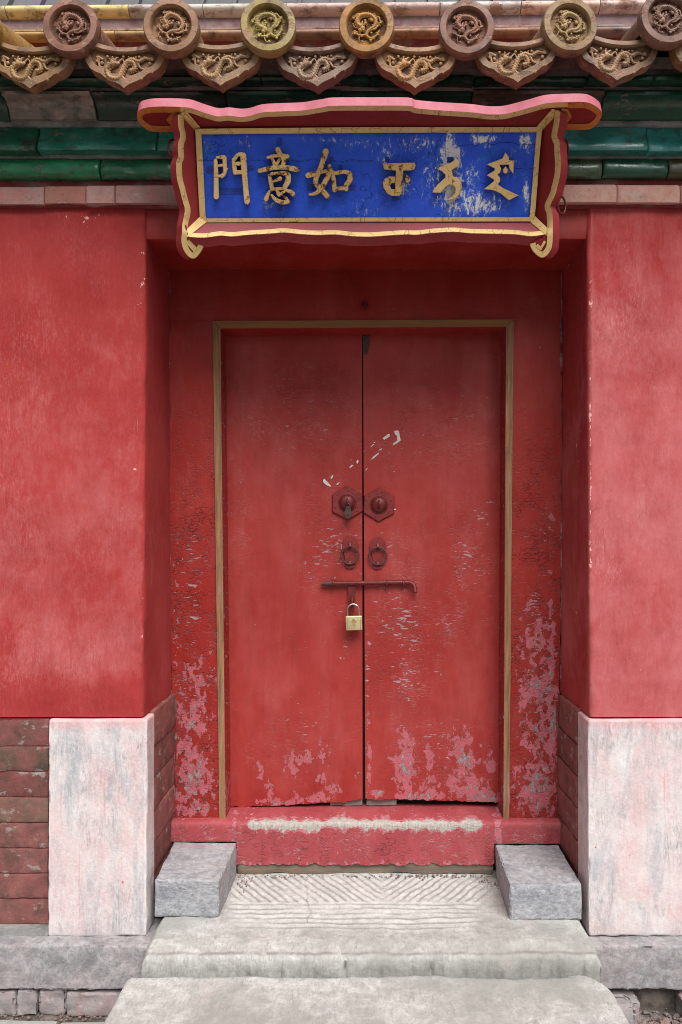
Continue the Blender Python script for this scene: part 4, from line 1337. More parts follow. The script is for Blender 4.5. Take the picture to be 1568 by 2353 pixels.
# ------------------------------------------------------------------ tiled roof of the wall
roof = thing('wall_roof', 'tiled roof edge above the gate with ochre dragon discs and drip tiles under a faded ridge', 'roof', (0, 2.9, 3.2))
ED = 2.76
U = ED / F           # metres per photo unit at the eave
def dragon(paths, balls, spikes, sc, depth):
    mb = MB()
    for pts, r0, r1, bumpy in paths:
        sm = smooth(pts, 7)
        n = len(sm)
        rad = [lerp(r0, r1, i / (n - 1)) * (1 + (.22 if (bumpy and i % 2) else 0)) * sc for i in range(n)]
        mb.tube([Vector((x * sc, -depth * .5, y * sc)) for x, y in sm], rad, 8, up=(0, 1, 0), sx=.85)
        if bumpy:
            for i in range(2, n - 2, 2):           # fins and scale ridges along the body
                tx, ty = sm[i + 1][0] - sm[i - 1][0], sm[i + 1][1] - sm[i - 1][1]
                l = math.hypot(tx, ty) or 1
                w = lerp(r0, r1, i / (n - 1))
                for sg in (-1, 1):
                    px_, py_ = sm[i][0] - ty / l * w * sg, sm[i][1] + tx / l * w * sg
                    mb.ball((px_ * sc, -depth * .5, py_ * sc), (w * .42 * sc, w * .5 * sc, w * .42 * sc), 0, 6, 4)
                mb.ball((sm[i][0] * sc, -depth * .5 - w * sc * .8, sm[i][1] * sc), (w * .4 * sc, w * .45 * sc, w * .4 * sc), 0, 6, 4)
    for (x, y, r, d) in balls:
        mb.ball((x * sc, -depth * .6, y * sc), (r * sc, d * sc, r * sc), 0, 9, 6)
    for (x, y, dx, dy, r) in spikes:
        mb.tube([Vector((x * sc, -depth * .4, y * sc)), Vector(((x + dx * .6) * sc, -depth * .8, (y + dy * .6) * sc)), Vector(((x + dx) * sc, -depth * .3, (y + dy) * sc))], [r * sc, r * .8 * sc, r * .25 * sc], 6)
    return mb
def claws(x, y, ang, r=.055, L=.17):
    return [(x, y, math.cos(ang + k) * L, math.sin(ang + k) * L, r) for k in (-.75, -.25, .25, .75)]
disc_paths = [([(-.30, .02), (-.48, .30), (-.30, .62), (.05, .66), (.38, .52), (.56, .20), (.40, -.10), (.10, -.22), (-.10, -.45), (.08, -.68), (.40, -.62), (.66, -.36)], .135, .05, True),
              ([(-.05, .6), (-.35, .78), (-.58, .62)], .075, .05, False), ([(.5, .3), (.74, .38), (.80, .10)], .075, .05, False),
              ([(.15, -.22), (.45, -.22), (.62, -.05)], .07, .05, False), ([(-.08, -.45), (-.45, -.40), (-.66, -.22)], .075, .05, False),
              ([(-.3, -.0), (-.62, .08), (-.72, .3)], .045, .02, False), ([(-.34, -.1), (-.55, -.62), (-.3, -.8)], .045, .02, False)]
disc_balls = [(-.26, -.04, .17, .12), (-.40, -.14, .11, .12), (-.16, .08, .08, .13), (-.36, .06, .055, .16), (-.22, -.18, .07, .1), (-.02, .16, .07, .1), (.34, .28, .1, .08)]
disc_spk = claws(-.58, .62, 2.6) + claws(.80, .10, -1.0) + claws(.62, -.05, .2) + claws(-.66, -.22, 2.6) + [(.44, .5, .16, .14, .05), (.56, .34, .18, .1, .05), (.2, .64, .08, .18, .05), (-.1, .7, .0, .18, .05), (.6, .05, .18, -.02, .05), (-.15, .1, .2, .22, .05), (-.25, .12, .1, .28, .05), (.24, -.66, .06, -.16, .05), (.5, -.52, .12, -.14, .05)]
RI = 41 * U
for k in range(26):
    a, q = k * 2.4, .35 + .6 * ((k * 37 % 26) / 26)
    disc_balls.append((math.cos(a) * q * .92, math.sin(a) * q * .92, .045 + .02 * (k % 3), .05))
drag_disc = dragon(disc_paths, disc_balls, disc_spk, RI, .010).mesh('dragon_relief', M_relief, 60)
drip_paths = [([(-.36, .02), (-.52, -.12), (-.44, -.36), (-.18, -.40), (-.06, -.18), (.06, .06), (.26, .06), (.30, -.12), (.16, -.18)], .085, .06, True),
              ([(.06, .06), (.22, .16), (.42, .10), (.60, .20), (.78, .16)], .075, .03, True),
              ([(-.10, -.3), (.06, -.46), (.16, -.40)], .05, .035, False), ([(.36, .12), (.46, -.08), (.58, -.12)], .05, .035, False),
              ([(-.50, -.1), (-.72, -.06), (-.76, .1)], .05, .035, False), ([(-.2, .05), (-.08, .18), (-.02, .1)], .035, .02, False), ([(-.62, .14), (-.8, .24), (-.74, .06)], .05, .03, False)]
drip_balls = [(-.34, .04, .12, .1), (-.46, .0, .08, .1), (-.30, .12, .06, .1), (-.24, .02, .06, .1), (-.42, .12, .04, .12), (.3, -.02, .05, .06)]
drip_spk = claws(.16, -.40, -.9, .035, .11) + claws(.58, -.12, -.3, .035, .11) + claws(-.76, .1, 2.2, .035, .11) + claws(.78, .16, .6, .035, .1) + [(-.3, .14, .12, .1, .03), (-.36, .14, 0, .14, .03), (.1, .1, .0, .1, .03), (.3, .18, .06, .1, .03), (.46, .14, .05, .1, .03), (-.5, -.3, -.1, -.06, .03), (-.3, -.44, -.02, -.1, .03)]
for k in range(22):
    x = -.82 + k * .078
    y = (-.48 + .30 * abs(x) if k % 2 else .22 - .05 * (k % 3)) + .08 * math.sin(k * 2.1)
    drip_balls.append((x, y, .030 + .012 * (k % 3), .045))
drag_drip = dragon(drip_paths, drip_balls, drip_spk, 78 * U, .010).mesh('dragon_relief', M_relief, 60)
# cover tile: disc in front, half-round body behind, local origin at the disc centre
SL = math.radians(14)
mb = MB()
R0 = 63 * U
prof = [(R0 * .90, -.030), (R0 * .96, -.028), (R0, -.020), (R0, .012), (R0 * .965, .018), (R0 * .76, .019), (R0 * .725, .015), (R0 * .70, -.002), (.0005, -.001)]
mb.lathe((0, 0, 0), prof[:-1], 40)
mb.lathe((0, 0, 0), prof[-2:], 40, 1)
n = 14
body = []
for s in (0, .5):
    for k in range(n + 1):
        a = math.radians(lerp(-20, 200, k / n))
        body.append(Vector((R0 * .86 * math.cos(a), .02 + s * math.cos(SL), R0 * .86 * math.sin(a) + s * math.sin(SL))))
mb.add(body, [(k, k + 1, n + 2 + k, n + 1 + k) for k in range(n)])
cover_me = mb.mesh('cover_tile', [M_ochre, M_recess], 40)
# drip tile: ogee face with raised border, curved lip and trough behind
mb = MB()
half = [(-97, 112), (-93, 132), (-87, 149), (-78, 162), (-65, 170), (-55, 173), (-45, 182), (-30, 190), (-18, 195), (-10, 199), (0, 207)]
low = half + [(-x, y) for x, y in half[-2::-1]]
lip = lambda x: 118 - 26 * (abs(x) / 96) ** 2.1
YC = 150
L3 = lambda x, y, d: Vector((x * U, -d, -(y - YC) * U))
top_in = [(x, lip(x) + 9) for x in range(96, -97, -16)]
loop = low + top_in
# back slab
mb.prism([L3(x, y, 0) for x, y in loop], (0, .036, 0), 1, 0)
# raised border along the lower edge
inner = [(x * .84, 132 + (y - 132) * .74 + (0 if abs(x) > 70 else 0)) for x, y in low]
m_ = len(low)
for q in range(m_ - 1):
    a, b, c_, d_ = low[q], low[q + 1], inner[q + 1], inner[q]
    vs = [L3(*a, .0), L3(*b, .0), L3(*b, .011), L3(*a, .011), L3(*d_, .011), L3(*c_, .011), L3(*c_, -.001), L3(*d_, -.001)]
    mb.add(vs, [(0, 1, 2, 3), (3, 2, 5, 4), (4, 5, 6, 7)])
# lip
n = 20
ring = []
for k in range(n + 1):
    x = lerp(-98, 98, k / n)
    y = lip(x)
    ring += [L3(x, y - 4, .004), L3(x, y - 2, .016), L3(x, y + 8, .018), L3(x, y + 11, .012), L3(x, y + 11, -.004)]
mb.add(ring, [(k * 5 + q, k * 5 + q + 1, (k + 1) * 5 + q + 1, (k + 1) * 5 + q) for k in range(n) for q in range(4)] + [(4, 3, 2, 1, 0), tuple(n * 5 + q for q in range(5))])
# trough behind
vs = []
for s in (0, .55):
    for k in range(n + 1):
        x = lerp(-98, 98, k / n)
        p = L3(x, lip(x) - 4, .004); p.y += s * math.cos(SL); p.z += s * math.sin(SL)
        vs.append(p)
    for k in range(n + 1):
        x = lerp(-98, 98, k / n)
        p = L3(x, lip(x) + 9, -.002); p.y += s * math.cos(SL); p.z += s * math.sin(SL)
        vs.append(p)
N1 = n + 1
mb.add(vs, [(k, k + 1, 2 * N1 + k + 1, 2 * N1 + k) for k in range(n)] + [(N1 + k, N1 + k + 1, 3 * N1 + k + 1, 3 * N1 + k) for k in range(n)])
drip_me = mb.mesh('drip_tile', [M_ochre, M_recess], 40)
discs = [(-290, 72, (.40, .22, .10)), (-62, 66, (.55, .33, .07)), (165, 65, (.36, .17, .11)), (395, 64, (.42, .24, .12)), (617, 62, (.50, .40, .13)), (843, 63, (.56, .31, .08)), (1072, 68, (.36, .18, .12)), (1308, 62, (.46, .32, .15)), (1532, 45, (.32, .19, .14)), (1765, 45, (.45, .25, .1)), (1995, 42, (.4, .22, .1))]
drips = [(-390, 2, (.42, .25, .11)), (-165, 2, (.5, .3, .12)), (72, -1, (.44, .27, .12)), (288, -1, (.42, .25, .13)), (508, -6, (.46, .30, .16)), (729, -2, (.34, .23, .16)), (955, -1, (.48, .28, .13)), (1188, -13, (.44, .27, .14)), (1418, -17, (.40, .25, .15)), (1640, -18, (.45, .27, .12)), (1880, -18, (.45, .27, .12))]
for i, (x, y, c) in enumerate(discs):
    loc = P(x, y, ED - .03 + RND.uniform(-.008, .008))
    o = link('cover_tile', cover_me, roof, loc=loc, color=tuple(v*k for v,k in zip(c,(.72,.64,.62))))
    o.rotation_euler = (RND.uniform(-.06, .06), RND.uniform(-.1, .1), RND.uniform(-.08, .08))
    d = link('dragon_relief', drag_disc, o, loc=loc, color=tuple(v * k for v, k in zip(c, (.95, .9, .85))))
    d.rotation_euler = (0, RND.uniform(-.5, .5), 0)
for i, (x, dy, c) in enumerate(drips):
    loc = P(x, YC + dy, ED + RND.uniform(-.006, .006))
    o = link('drip_tile', drip_me, roof, loc=loc, color=tuple(v*k for v,k in zip(c,(.72,.64,.62))))
    o.rotation_euler = (RND.uniform(-.07, .04), RND.uniform(-.05, .05), RND.uniform(-.06, .06))
    d = link('dragon_relief', drag_drip, o, loc=loc + Vector((0, -.001, -3 * U)), color=tuple(v * k for v, k in zip(c, (1.05, 1.0, .9))))
# deck under the tiles, ridge behind them
mb = MB()
za = P(0, 118, ED + .06).z - .02
vs = []
for x in (-3.2, 3.2):
    vs += [Vector((x, ED + .06, za)), Vector((x, 3.60, za + .19)), Vector((x, 3.60, za + .10)), Vector((x, 2.95, za + .05)), Vector((x, ED + .08, za - .03))]
mb.add(vs, [(0, 1, 6, 5), (1, 2, 7, 6), (2, 3, 8, 7), (3, 4, 9, 8), (4, 0, 5, 9), (4, 3, 2, 1, 0), (5, 6, 7, 8, 9)])
vs = [Vector((x, y, z)) for x in (-3.2, 3.2) for (y, z) in ((3.60, za + .1), (4.2, za - .1), (4.2, H + 1.19), (3.60, H + 1.19))]
mb.add(vs, [(0, 1, 5, 4), (1, 2, 6, 5), (2, 3, 7, 6), (3, 0, 4, 7), (3, 2, 1, 0), (4, 5, 6, 7)])
link('roof_deck', mb.mesh('roof_deck', M_soil), roof)
RD = 3.16
tl = lambda y, x: P(x, y - (x - 784) * .009, RD)      # the ridge climbs a little to the right
def ridge_piece(name, xa, xb, prof, mat, col):
    mb = MB()
    pts0 = []
    for x in (xa, lerp(xa, xb, .33), lerp(xa, xb, .66), xb):
        row = []
        for (dd, y) in prof:
            p = tl(y, x); p.y = RD + dd; row.append(p)
        row.append(Vector((row[-1].x, RD + .16, row[-1].z))); row.append(Vector((row[0].x, RD + .16, row[0].z)))
        pts0.append(row)
    m_ = len(pts0[0])
    vs = [p for r in pts0 for p in r]
    fs = [(k * m_ + q, k * m_ + (q + 1) % m_, (k + 1) * m_ + (q + 1) % m_, (k + 1) * m_ + q) for k in range(3) for q in range(m_)]
    fs += [tuple(range(m_)), tuple(3 * m_ + q for q in reversed(range(m_)))]
    mb.add(vs, fs)
    link(name, mb.mesh(name, mat, 50), roof, color=col)
cap = [(-.045 * math.sin(math.radians(a)) + .01, 24 - 14 * math.cos(math.radians(a))) for a in range(0, 181, 18)]
caps = [(-420, (.5, .4, .2)), (-200, (.5, .4, .2)), (20, (.60, .46, .20)), (180, (.62, .48, .20)), (300, (.45, .40, .36)), (470, (.50, .44, .38)), (660, (.50, .34, .30)), (840, (.56, .40, .36)), (1010, (.52, .44, .40)), (1195, (.62, .42, .33)), (1375, (.60, .42, .37)), (1560, (.55, .47, .40)), (1740, (.5, .4, .3)), (1960, (.5, .4, .3)), (2100, (.5, .4, .3))]
for (xa, c), (xb, _) in zip(caps[:-1], caps[1:]):
    ridge_piece('ridge_tile', xa + 1, xb - 1, cap, M_ochre, tuple(v * 1.4 for v in c))
rl = [(-420, (.5, .3, .2)), (-100, (.55, .34, .12)), (110, (.58, .36, .12)), (270, (.55, .36, .16)), (440, (.44, .26, .16)), (620, (.40, .22, .15)), (850, (.48, .24, .14)), (1080, (.46, .24, .16)), (1270, (.36, .28, .26)), (1470, (.36, .28, .24)), (1700, (.45, .3, .2)), (2100, (.4, .3, .2))]
p1 = [(-.02 - .018 * math.sin(math.radians(a)), 83 - 7 * math.cos(math.radians(a))) for a in range(0, 181, 30)]
p2 = [(-.012, 70), (-.028, 71), (-.028, 75), (-.012, 76)]
for (xa, c), (xb, _) in zip(rl[:-1], rl[1:]):
    ridge_piece('ridge_roll', xa + 1, xb - 1, p1, M_ochre, c)
    ridge_piece('ridge_strip', xa + 1 - 20, xb - 1 - 20, p2, M_ochre, tuple(v * .8 for v in c))
ridge_piece('ridge_plaster', -420, 2100, [(.006, 34), (.0, 40), (.0, 70)], M_ridge, (1, 1, 1))
ridge_piece('ridge_plaster', -420, 2100, [(.004, 90), (.012, 94), (.012, 150)], M_rmortar, (1, 1, 1))

# ------------------------------------------------------------------ name board
sign = thing('name_board', 'blue name board with six raised gilt characters in a flared red and gold frame', 'sign', (0, 2.95, 2.35))
def D0(y): return lerp(2.825, 2.955, (y - 303) / 197)
def D1(y): return D0(y) - .078
topD = lambda x, y: lerp(D0(294), D1(248), (294 - y) / 46)
botD = lambda x, y: lerp(D0(508), D1(540), (y - 508) / 32)
def leftD(x, y):
    xi = lerp(448, 461, (y - 300) / 200)
    xo = 409 + max(0, (y - 420)) * .11
    t = max(-.2, min(1.1, (xi - x) / (xi - xo)))
    if y > 508: t = lerp(t, 1, min(1, (y - 508) / 30))
    return lerp(D0(y), D1(y), t)
def rightD(x, y):
    xi = lerp(1247, 1230, (y - 300) / 200)
    xo = 1287 - max(0, (y - 420)) * .14
    t = max(-.2, min(1.1, (x - xi) / (xo - xi)))
    if y > 508: t = lerp(t, 1, min(1, (y - 508) / 30))
    return lerp(D0(y), D1(y), t)
SP = lambda p, f, off=0.0: P(p[0], p[1], f(p[0], p[1]) - off)
# outlines (photo positions)
top_outer = [(397, 300.5), (349.5, 300), (335, 294.4), (320, 281.6), (315.6, 272), (315.6, 261), (322, 251.4), (333, 247.7), (347.6, 245), (375, 244), (415, 245), (439, 247.7), (463, 256), (485, 263), (503, 267), (525, 265), (551, 268), (574, 266), (601, 258), (640, 255.5), (693, 253.5), (722, 249), (744, 245.5), (766, 242.5), (847, 242), (938, 242.5), (956, 248), (1004, 252.5), (1046, 255), (1089, 258), (1122, 262), (1155, 262), (1184, 256), (1221, 246), (1257, 236.5), (1305, 234), (1345, 234), (1363.6, 240), (1380, 252), (1384, 264), (1374.6, 282), (1360, 293), (1345, 296), (1301, 295.5)]
left_outer = [(409, 263), (410, 289), (414.5, 311), (410, 327), (409, 344), (410, 358.5), (406, 369.5), (405, 384), (407, 411.6), (413.6, 435.4), (416.3, 448), (421, 465), (425, 481), (422, 501), (419, 516), (418.7, 530.7), (417, 549), (418, 560), (422.7, 574.6), (432, 587.5), (443, 593), (452, 589), (461, 578), (467.6, 565.5)]
right_outer = [(1288.5, 256), (1285.8, 283.4), (1281, 311), (1286.7, 325.5), (1287.6, 344), (1289.4, 375), (1287.6, 402.5), (1281, 430), (1277.5, 444.6), (1266.5, 468.4), (1265.6, 475.7), (1270, 490), (1271, 530.7), (1270, 558), (1266.5, 573), (1257.4, 585.6), (1246.4, 591), (1233.6, 584), (1222.6, 571), (1219, 560)]
bot_outer = [(430, 543), (463, 545.5), (485, 543.5), (507, 540.5), (534.5, 542.5), (574, 538.5), (620, 536), (652, 533.5), (690, 537), (730, 539), (770, 538), (810, 542), (850, 543), (890, 540.5), (930, 538), (960, 538.5), (1000, 534), (1045, 532), (1080, 535), (1120, 536), (1182, 537.5), (1222.6, 541.7), (1262, 536)]
def dens(pts, n=3): return smooth(pts, n)
def plank(name, loop, f, T, mats, split=None):
    mb = MB()
    pts = [SP(p, f) for p in loop]
    mb.prism(pts, T, 0, 1)
    me = mb.mesh(name, mats, 35)
    bm = bmesh.new(); bm.from_mesh(me)
    bmesh.ops.triangulate(bm, faces=[g for g in bm.faces if len(g.verts) > 4])
    bm.to_mesh(me); bm.free()
    return link(name, me, sign)
plank('top_board', dens(top_outer) + [(1240, 291), (850, 292), (456, 296)], topD, (0, .016, .037), [M_board, M_boardpink])
plank('side_board', dens(left_outer) + [(452, 553), (440, 545), (462, 508), (459, 494), (453, 384), (448.4, 299)], leftD, (-.024, .016, 0), [M_boardside, M_boardside])
plank('side_board', [(1246.4, 301), (1241, 350), (1236, 420), (1229, 496), (1232, 508), (1249, 545), (1230, 552)] + dens(right_outer)[::-1], rightD, (.028, .016, 0), [M_board, M_boardside])
plank('bottom_board', dens(bot_outer) + [(1228, 506), (1000, 506.5), (700, 508), (468, 509)], botD, (0, .026, -.026), [M_boardlow, M_boardside])
def ribbon(name, A, B, f, mat, raise_=.004):
    mb = MB()
    n = len(A)
    vs = []
    for a, b in zip(A, B):
        fa, fb = SP(a, f, raise_), SP(b, f, raise_)
        vs += [fa, fb, fb + Vector((0, .006, 0)), fa + Vector((0, .006, 0))]
    fs = []
    for k in range(n - 1):
        q = k * 4
        fs += [(q + i, q + (i + 1) % 4, q + 4 + (i + 1) % 4, q + 4 + i) for i in range(4)]
    fs += [(3, 2, 1, 0), tuple((n - 1) * 4 + i for i in range(4))]
    mb.add(vs, fs)
    return link(name, mb.mesh(name, mat, 50), sign)
def inward(pts, w, side):
    out = []
    n = len(pts)
    for i, p in enumerate(pts):
        a, b = pts[max(0, i - 1)], pts[min(n - 1, i + 1)]
        dx, dy = b[0] - a[0], b[1] - a[1]
        L = math.hypot(dx, dy) or 1
        out.append((p[0] - dy / L * w * side, p[1] + dx / L * w * side))
    return out
def rim(name, pts, w, side, f, mat):
    A = dens(pts, 4)
    return ribbon(name, A, inward(A, w, side), f, mat)
rim('gilt_edge', top_outer[10:36], 9.5, 1, topD, M_gilt)
rim('gilt_edge', top_outer[:11], 12, 1, topD, M_orange)
rim('gilt_edge', top_outer[35:], 12, 1, topD, M_orange)
rim('gilt_edge', left_outer, 12.5, -1, leftD, M_gilt)
rim('gilt_edge', right_outer, 12.5, 1, rightD, M_gilt)
rim('gilt_edge', bot_outer, 9.5, -1, botD, M_gilt)
# inner moulding round the panel
inD = lambda x, y: D0(y) - .006
ribbon('gilt_moulding', [(449, 295.5), (850, 291.5), (1246, 291.5)], [(463, 306.5), (850, 303), (1234, 301.5)], inD, M_gilt, .006)
ribbon('gilt_moulding', [(449, 296.5), (453, 384), (459, 494), (462, 510)], [(462.6, 307), (467, 384), (472, 494), (474.5, 501)], inD, M_gilt, .006)
ribbon('gilt_moulding', [(1246.5, 292.5), (1241, 350), (1236, 420), (1230, 494), (1229, 508)], [(1234.5, 302), (1230, 350), (1224.5, 420), (1218.5, 494), (1217.5, 498)], inD, M_gilt, .006)
ribbon('gilt_moulding', [(462.5, 510.5), (850, 508.5), (1228.5, 508)], [(475, 501.5), (850, 499.5), (1217, 498.5)], inD, M_gilt, .006)
# mitre strips at the corners
diagD = lambda f, g: (lambda x, y: min(f(x, y), g(x, y)) - .002)
ribbon('mitre_strip', [(408, 262), (450, 302)], [(428, 254), (461, 293)], diagD(topD, topD), M_gilt, .005)
ribbon('mitre_strip', [(1289, 254), (1245, 301)], [(1269, 250), (1233, 292)], diagD(topD, topD), M_gilt, .005)
ribbon('mitre_strip', [(430, 526), (460, 497)], [(433, 543), (474, 510)], diagD(leftD, botD), M_gilt, .005)
ribbon('mitre_strip', [(1258, 523), (1230, 496)], [(1256, 540), (1219, 509)], diagD(rightD, botD), M_gilt, .005)
# scroll tongues on the ears and tails
ribbon('scroll_tongue', [(399, 256), (382, 274.5), (396, 291)], [(410, 262), (396, 274), (402, 283)], topD, M_orange, .005)
ribbon('scroll_tongue', [(1293, 248), (1306, 251), (1315, 267), (1303, 283)], [(1289, 254), (1294, 262), (1301, 268), (1299, 277)], topD, M_orange, .005)
ribbon('scroll_tongue', [(426, 556), (447, 580)], [(434, 550), (454, 570)], leftD, M_gilt, .005)
ribbon('scroll_tongue', [(1255, 556), (1244, 575), (1232, 566)], [(1251, 552), (1243, 566), (1236, 560)], rightD, M_gilt, .005)
# blue panel
def blue_wear(x, y):
    f = blobs([(1035, 355, 26, 50, 1.0), (1040, 440, 40, 60, .8), (965, 330, 70, 22, .55), (890, 350, 40, 40, .5), (925, 430, 30, 40, .55), (1100, 470, 60, 30, .75), (1110, 320, 40, 16, .75), (1085, 420, 24, 60, .6), (1210, 325, 20, 26, .75), (1170, 370, 26, 40, .45), (1210, 440, 8, 40, .9), (1010, 400, 60, 70, .5), (480, 330, 14, 24, .6), (560, 330, 20, 26, .5), (620, 470, 20, 20, .55), (740, 322, 80, 10, .5), (830, 330, 60, 14, .45), (850, 480, 80, 30, .35)])
    return f(x, y)
def blue_crack(x, y):
    c = 0.0
    yl = 371 + 7 * fbm((x * .03, 1, 1)) - 2
    if x < 860: c = max(c, 1 - abs(y - yl) / 1.3)
    yl2 = 333 + 5 * fbm((x * .04, 5, 1)) - 6 * math.exp(-((x - 1160) / 40) ** 2)
    if x > 1050: c = max(c, 1 - abs(y - yl2) / 1.4)
    yl3 = 387 + 2 * fbm((x * .06, 8, 1))
    if x > 1180: c = max(c, 1 - abs(y - yl3) / 1.1)
    return max(0, c)
pd0 = lambda x, y: P(x, y, D0(y))
panel('blue_panel', [pd0(458, 300), pd0(1240, 295), pd0(1222, 505), pd0(470, 507)], (0, .03, .008), 330, 90, M_bluep, sign, blue_wear, blue_crack, None, .0)
# raised characters
def stroke(mb, pts, conv, k, hgt):
    """a brush stroke with a rounded end: flat top, bevelled sides; k staggers the strokes in depth"""
    sm = smooth(pts, 5)
    L_, R_ = [], []
    n = len(sm)
    for i, (x, y, w) in enumerate(sm):
        a, b = sm[max(0, i - 1)], sm[min(n - 1, i + 1)]
        dx, dy = b[0] - a[0], b[1] - a[1]
        l = math.hypot(dx, dy) or 1
        L_.append((x - dy / l * w, y + dx / l * w)); R_.append((x + dy / l * w, y - dx / l * w))
    def capp(p, q, c, ang0):
        out = []
        for t in (.25, .5, .75):
            a = ang0 + math.pi * t
            out.append((c[0] + math.cos(a) * c[2] * .9, c[1] + math.sin(a) * c[2] * .9))
        return out
    d0x, d0y = sm[-1][0] - sm[-2][0], sm[-1][1] - sm[-2][1]
    e = math.atan2(d0y, d0x)
    d1x, d1y = sm[0][0] - sm[1][0], sm[0][1] - sm[1][1]
    s_ = math.atan2(d1y, d1x)
    loop = L_ + capp(0, 0, sm[-1], e + math.pi / 2 - math.pi)[::-1] + R_[::-1] + capp(0, 0, sm[0], s_ + math.pi / 2 - math.pi)[::-1]
    solid(mb, loop, conv, k, hgt)
def solid(mb, loop, conv, k, hgt):
    n = len(loop)
    cx_ = [p[0] for p in loop]; cy_ = [p[1] for p in loop]
    ar = sum(loop[i][0] * loop[(i + 1) % n][1] - loop[(i + 1) % n][0] * loop[i][1] for i in range(n))
    ins = inset_loop(loop, 4.0 * (1 if ar > 0 else -1))
    vs = []
    for lp, h in ((loop, .001), (loop, hgt - .003), (ins, hgt)):
        for p in lp:
            X, Y = conv(p)
            vs.append(P(X, Y, D0(Y) - h - k * .0004))
    fs = [(r * n + i, r * n + (i + 1) % n, (r + 1) * n + (i + 1) % n, (r + 1) * n + i) for r in range(2) for i in range(n)]
    mb.add(vs, fs[:n], 1)
    b = len(mb.v) - 3 * n
    mb.f += [tuple(b + i for i in f) for f in fs[n:] + [tuple(2 * n + i for i in range(n))]]
    mb.m += [0] * (n + 1)
def inset_loop(loop, w):
    n = len(loop)
    out = []
    for i in range(n):
        a, p, b = loop[i - 1], loop[i], loop[(i + 1) % n]
        dx, dy = b[0] - a[0], b[1] - a[1]
        l = math.hypot(dx, dy) or 1
        out.append((p[0] - dy / l * w, p[1] + dx / l * w))
    return out
c4 = lambda p: (448.0 + p[0] * .26374, 275.7 + p[1] * .26374)
c5 = lambda p: (827.1 + p[0] * .26374, 275.7 + p[1] * .26374)
HG = .020
M_edge = flat_paint('browned_character_edge', (.11, .05, .02), (.06, .028, .012), .7)
men = [[(180, 350, 17), (185, 480, 22), (186, 600, 23), (187, 670, 25)], [(190, 325, 10), (235, 322, 17), (258, 325, 20)], [(258, 325, 20), (262, 400, 19), (262, 455, 18), (235, 495, 14)], [(205, 398, 11), (240, 392, 13)], [(200, 490, 10), (245, 480, 17)], [(262, 455, 16), (290, 418, 3)],
       [(330, 340, 10), (343, 400, 20), (350, 462, 19)], [(345, 340, 18), (380, 300, 17), (425, 308, 26)], [(422, 312, 28), (430, 440, 26), (444, 600, 24), (455, 712, 27)], [(345, 378, 14), (386, 380, 19)], [(352, 455, 20), (425, 455, 16)]]
yi = [[(722, 252, 24), (745, 300, 22)], [(636, 325, 14), (720, 308, 17), (808, 315, 22)], [(675, 340, 14), (690, 375, 18), (705, 400, 16)], [(770, 320, 26), (778, 355, 22), (765, 395, 18)], [(735, 345, 14), (715, 385, 14)], [(562, 442, 20), (700, 412, 22), (800, 415, 22), (895, 430, 25)],
      [(648, 480, 14), (662, 540, 20), (672, 605, 18)], [(665, 468, 15), (740, 462, 16), (800, 465, 22)], [(812, 475, 24), (812, 530, 26), (780, 590, 22)], [(690, 535, 11), (745, 508, 20)], [(672, 602, 14), (780, 596, 14)],
      [(650, 620, 12), (632, 660, 18), (620, 690, 22)], [(668, 650, 9), (700, 690, 17), (760, 715, 20), (815, 712, 18)], [(812, 712, 16), (795, 680, 12), (762, 655, 5)], [(712, 612, 12), (735, 650, 20)], [(735, 655, 14), (775, 625, 12), (805, 610, 12)], [(805, 612, 14), (840, 630, 22), (856, 650, 22)]]
ru = [[(1143, 268, 28), (1120, 345, 24), (1095, 420, 24), (1052, 520, 24), (1070, 570, 22), (1110, 610, 22), (1155, 665, 24)], [(1172, 400, 20), (1175, 450, 24), (1140, 530, 24), (1095, 600, 22), (1050, 640, 17), (998, 648, 10)], [(985, 482, 26), (1060, 462, 22), (1160, 440, 16)],
      [(1200, 440, 10), (1210, 520, 20), (1218, 612, 21)], [(1210, 465, 18), (1300, 450, 18), (1345, 465, 24)], [(1348, 470, 25), (1352, 520, 24), (1318, 570, 22), (1322, 610, 16)], [(1215, 600, 18), (1325, 592, 18)]]
for strokes, mat, nm in ((men, M_char, 'character'), (yi, M_charw, 'character'), (ru, M_charw, 'character')):
    mb = MB()
    for k, s in enumerate(strokes):
        stroke(mb, s, c4, k, HG)
    link(nm, mb.mesh(nm, [mat, M_edge], 40), sign, label={0: 'gilt character 門', 1: 'browned gilt character 意', 2: 'browned gilt character 如'}[[men, yi, ru].index(strokes)])
ch4 = [[(200, 375), (480, 370), (488, 395), (475, 430), (450, 438), (378, 440), (374, 520), (372, 600), (365, 640), (345, 660), (306, 661), (308, 605), (308, 546), (312, 490), (315, 440), (215, 430), (205, 415)],
       [(311, 491), (308, 545), (280, 549), (264, 572), (276, 600), (306, 604), (305, 661), (270, 658), (235, 637), (207, 592), (200, 548), (213, 512), (250, 491)],
       [(408, 475), (440, 505), (442, 532), (418, 550), (398, 537), (394, 510)]]
ch5 = [[(830, 322), (862, 350), (868, 385), (850, 410), (805, 435), (812, 490), (852, 500), (880, 535), (890, 580), (880, 630), (850, 670), (800, 695), (755, 695), (800, 670), (830, 635), (834, 590), (815, 565), (780, 560), (740, 590), (705, 635), (635, 632), (637, 612), (680, 560), (745, 500), (745, 475), (715, 445), (683, 430), (690, 410), (790, 372), (822, 350)]]
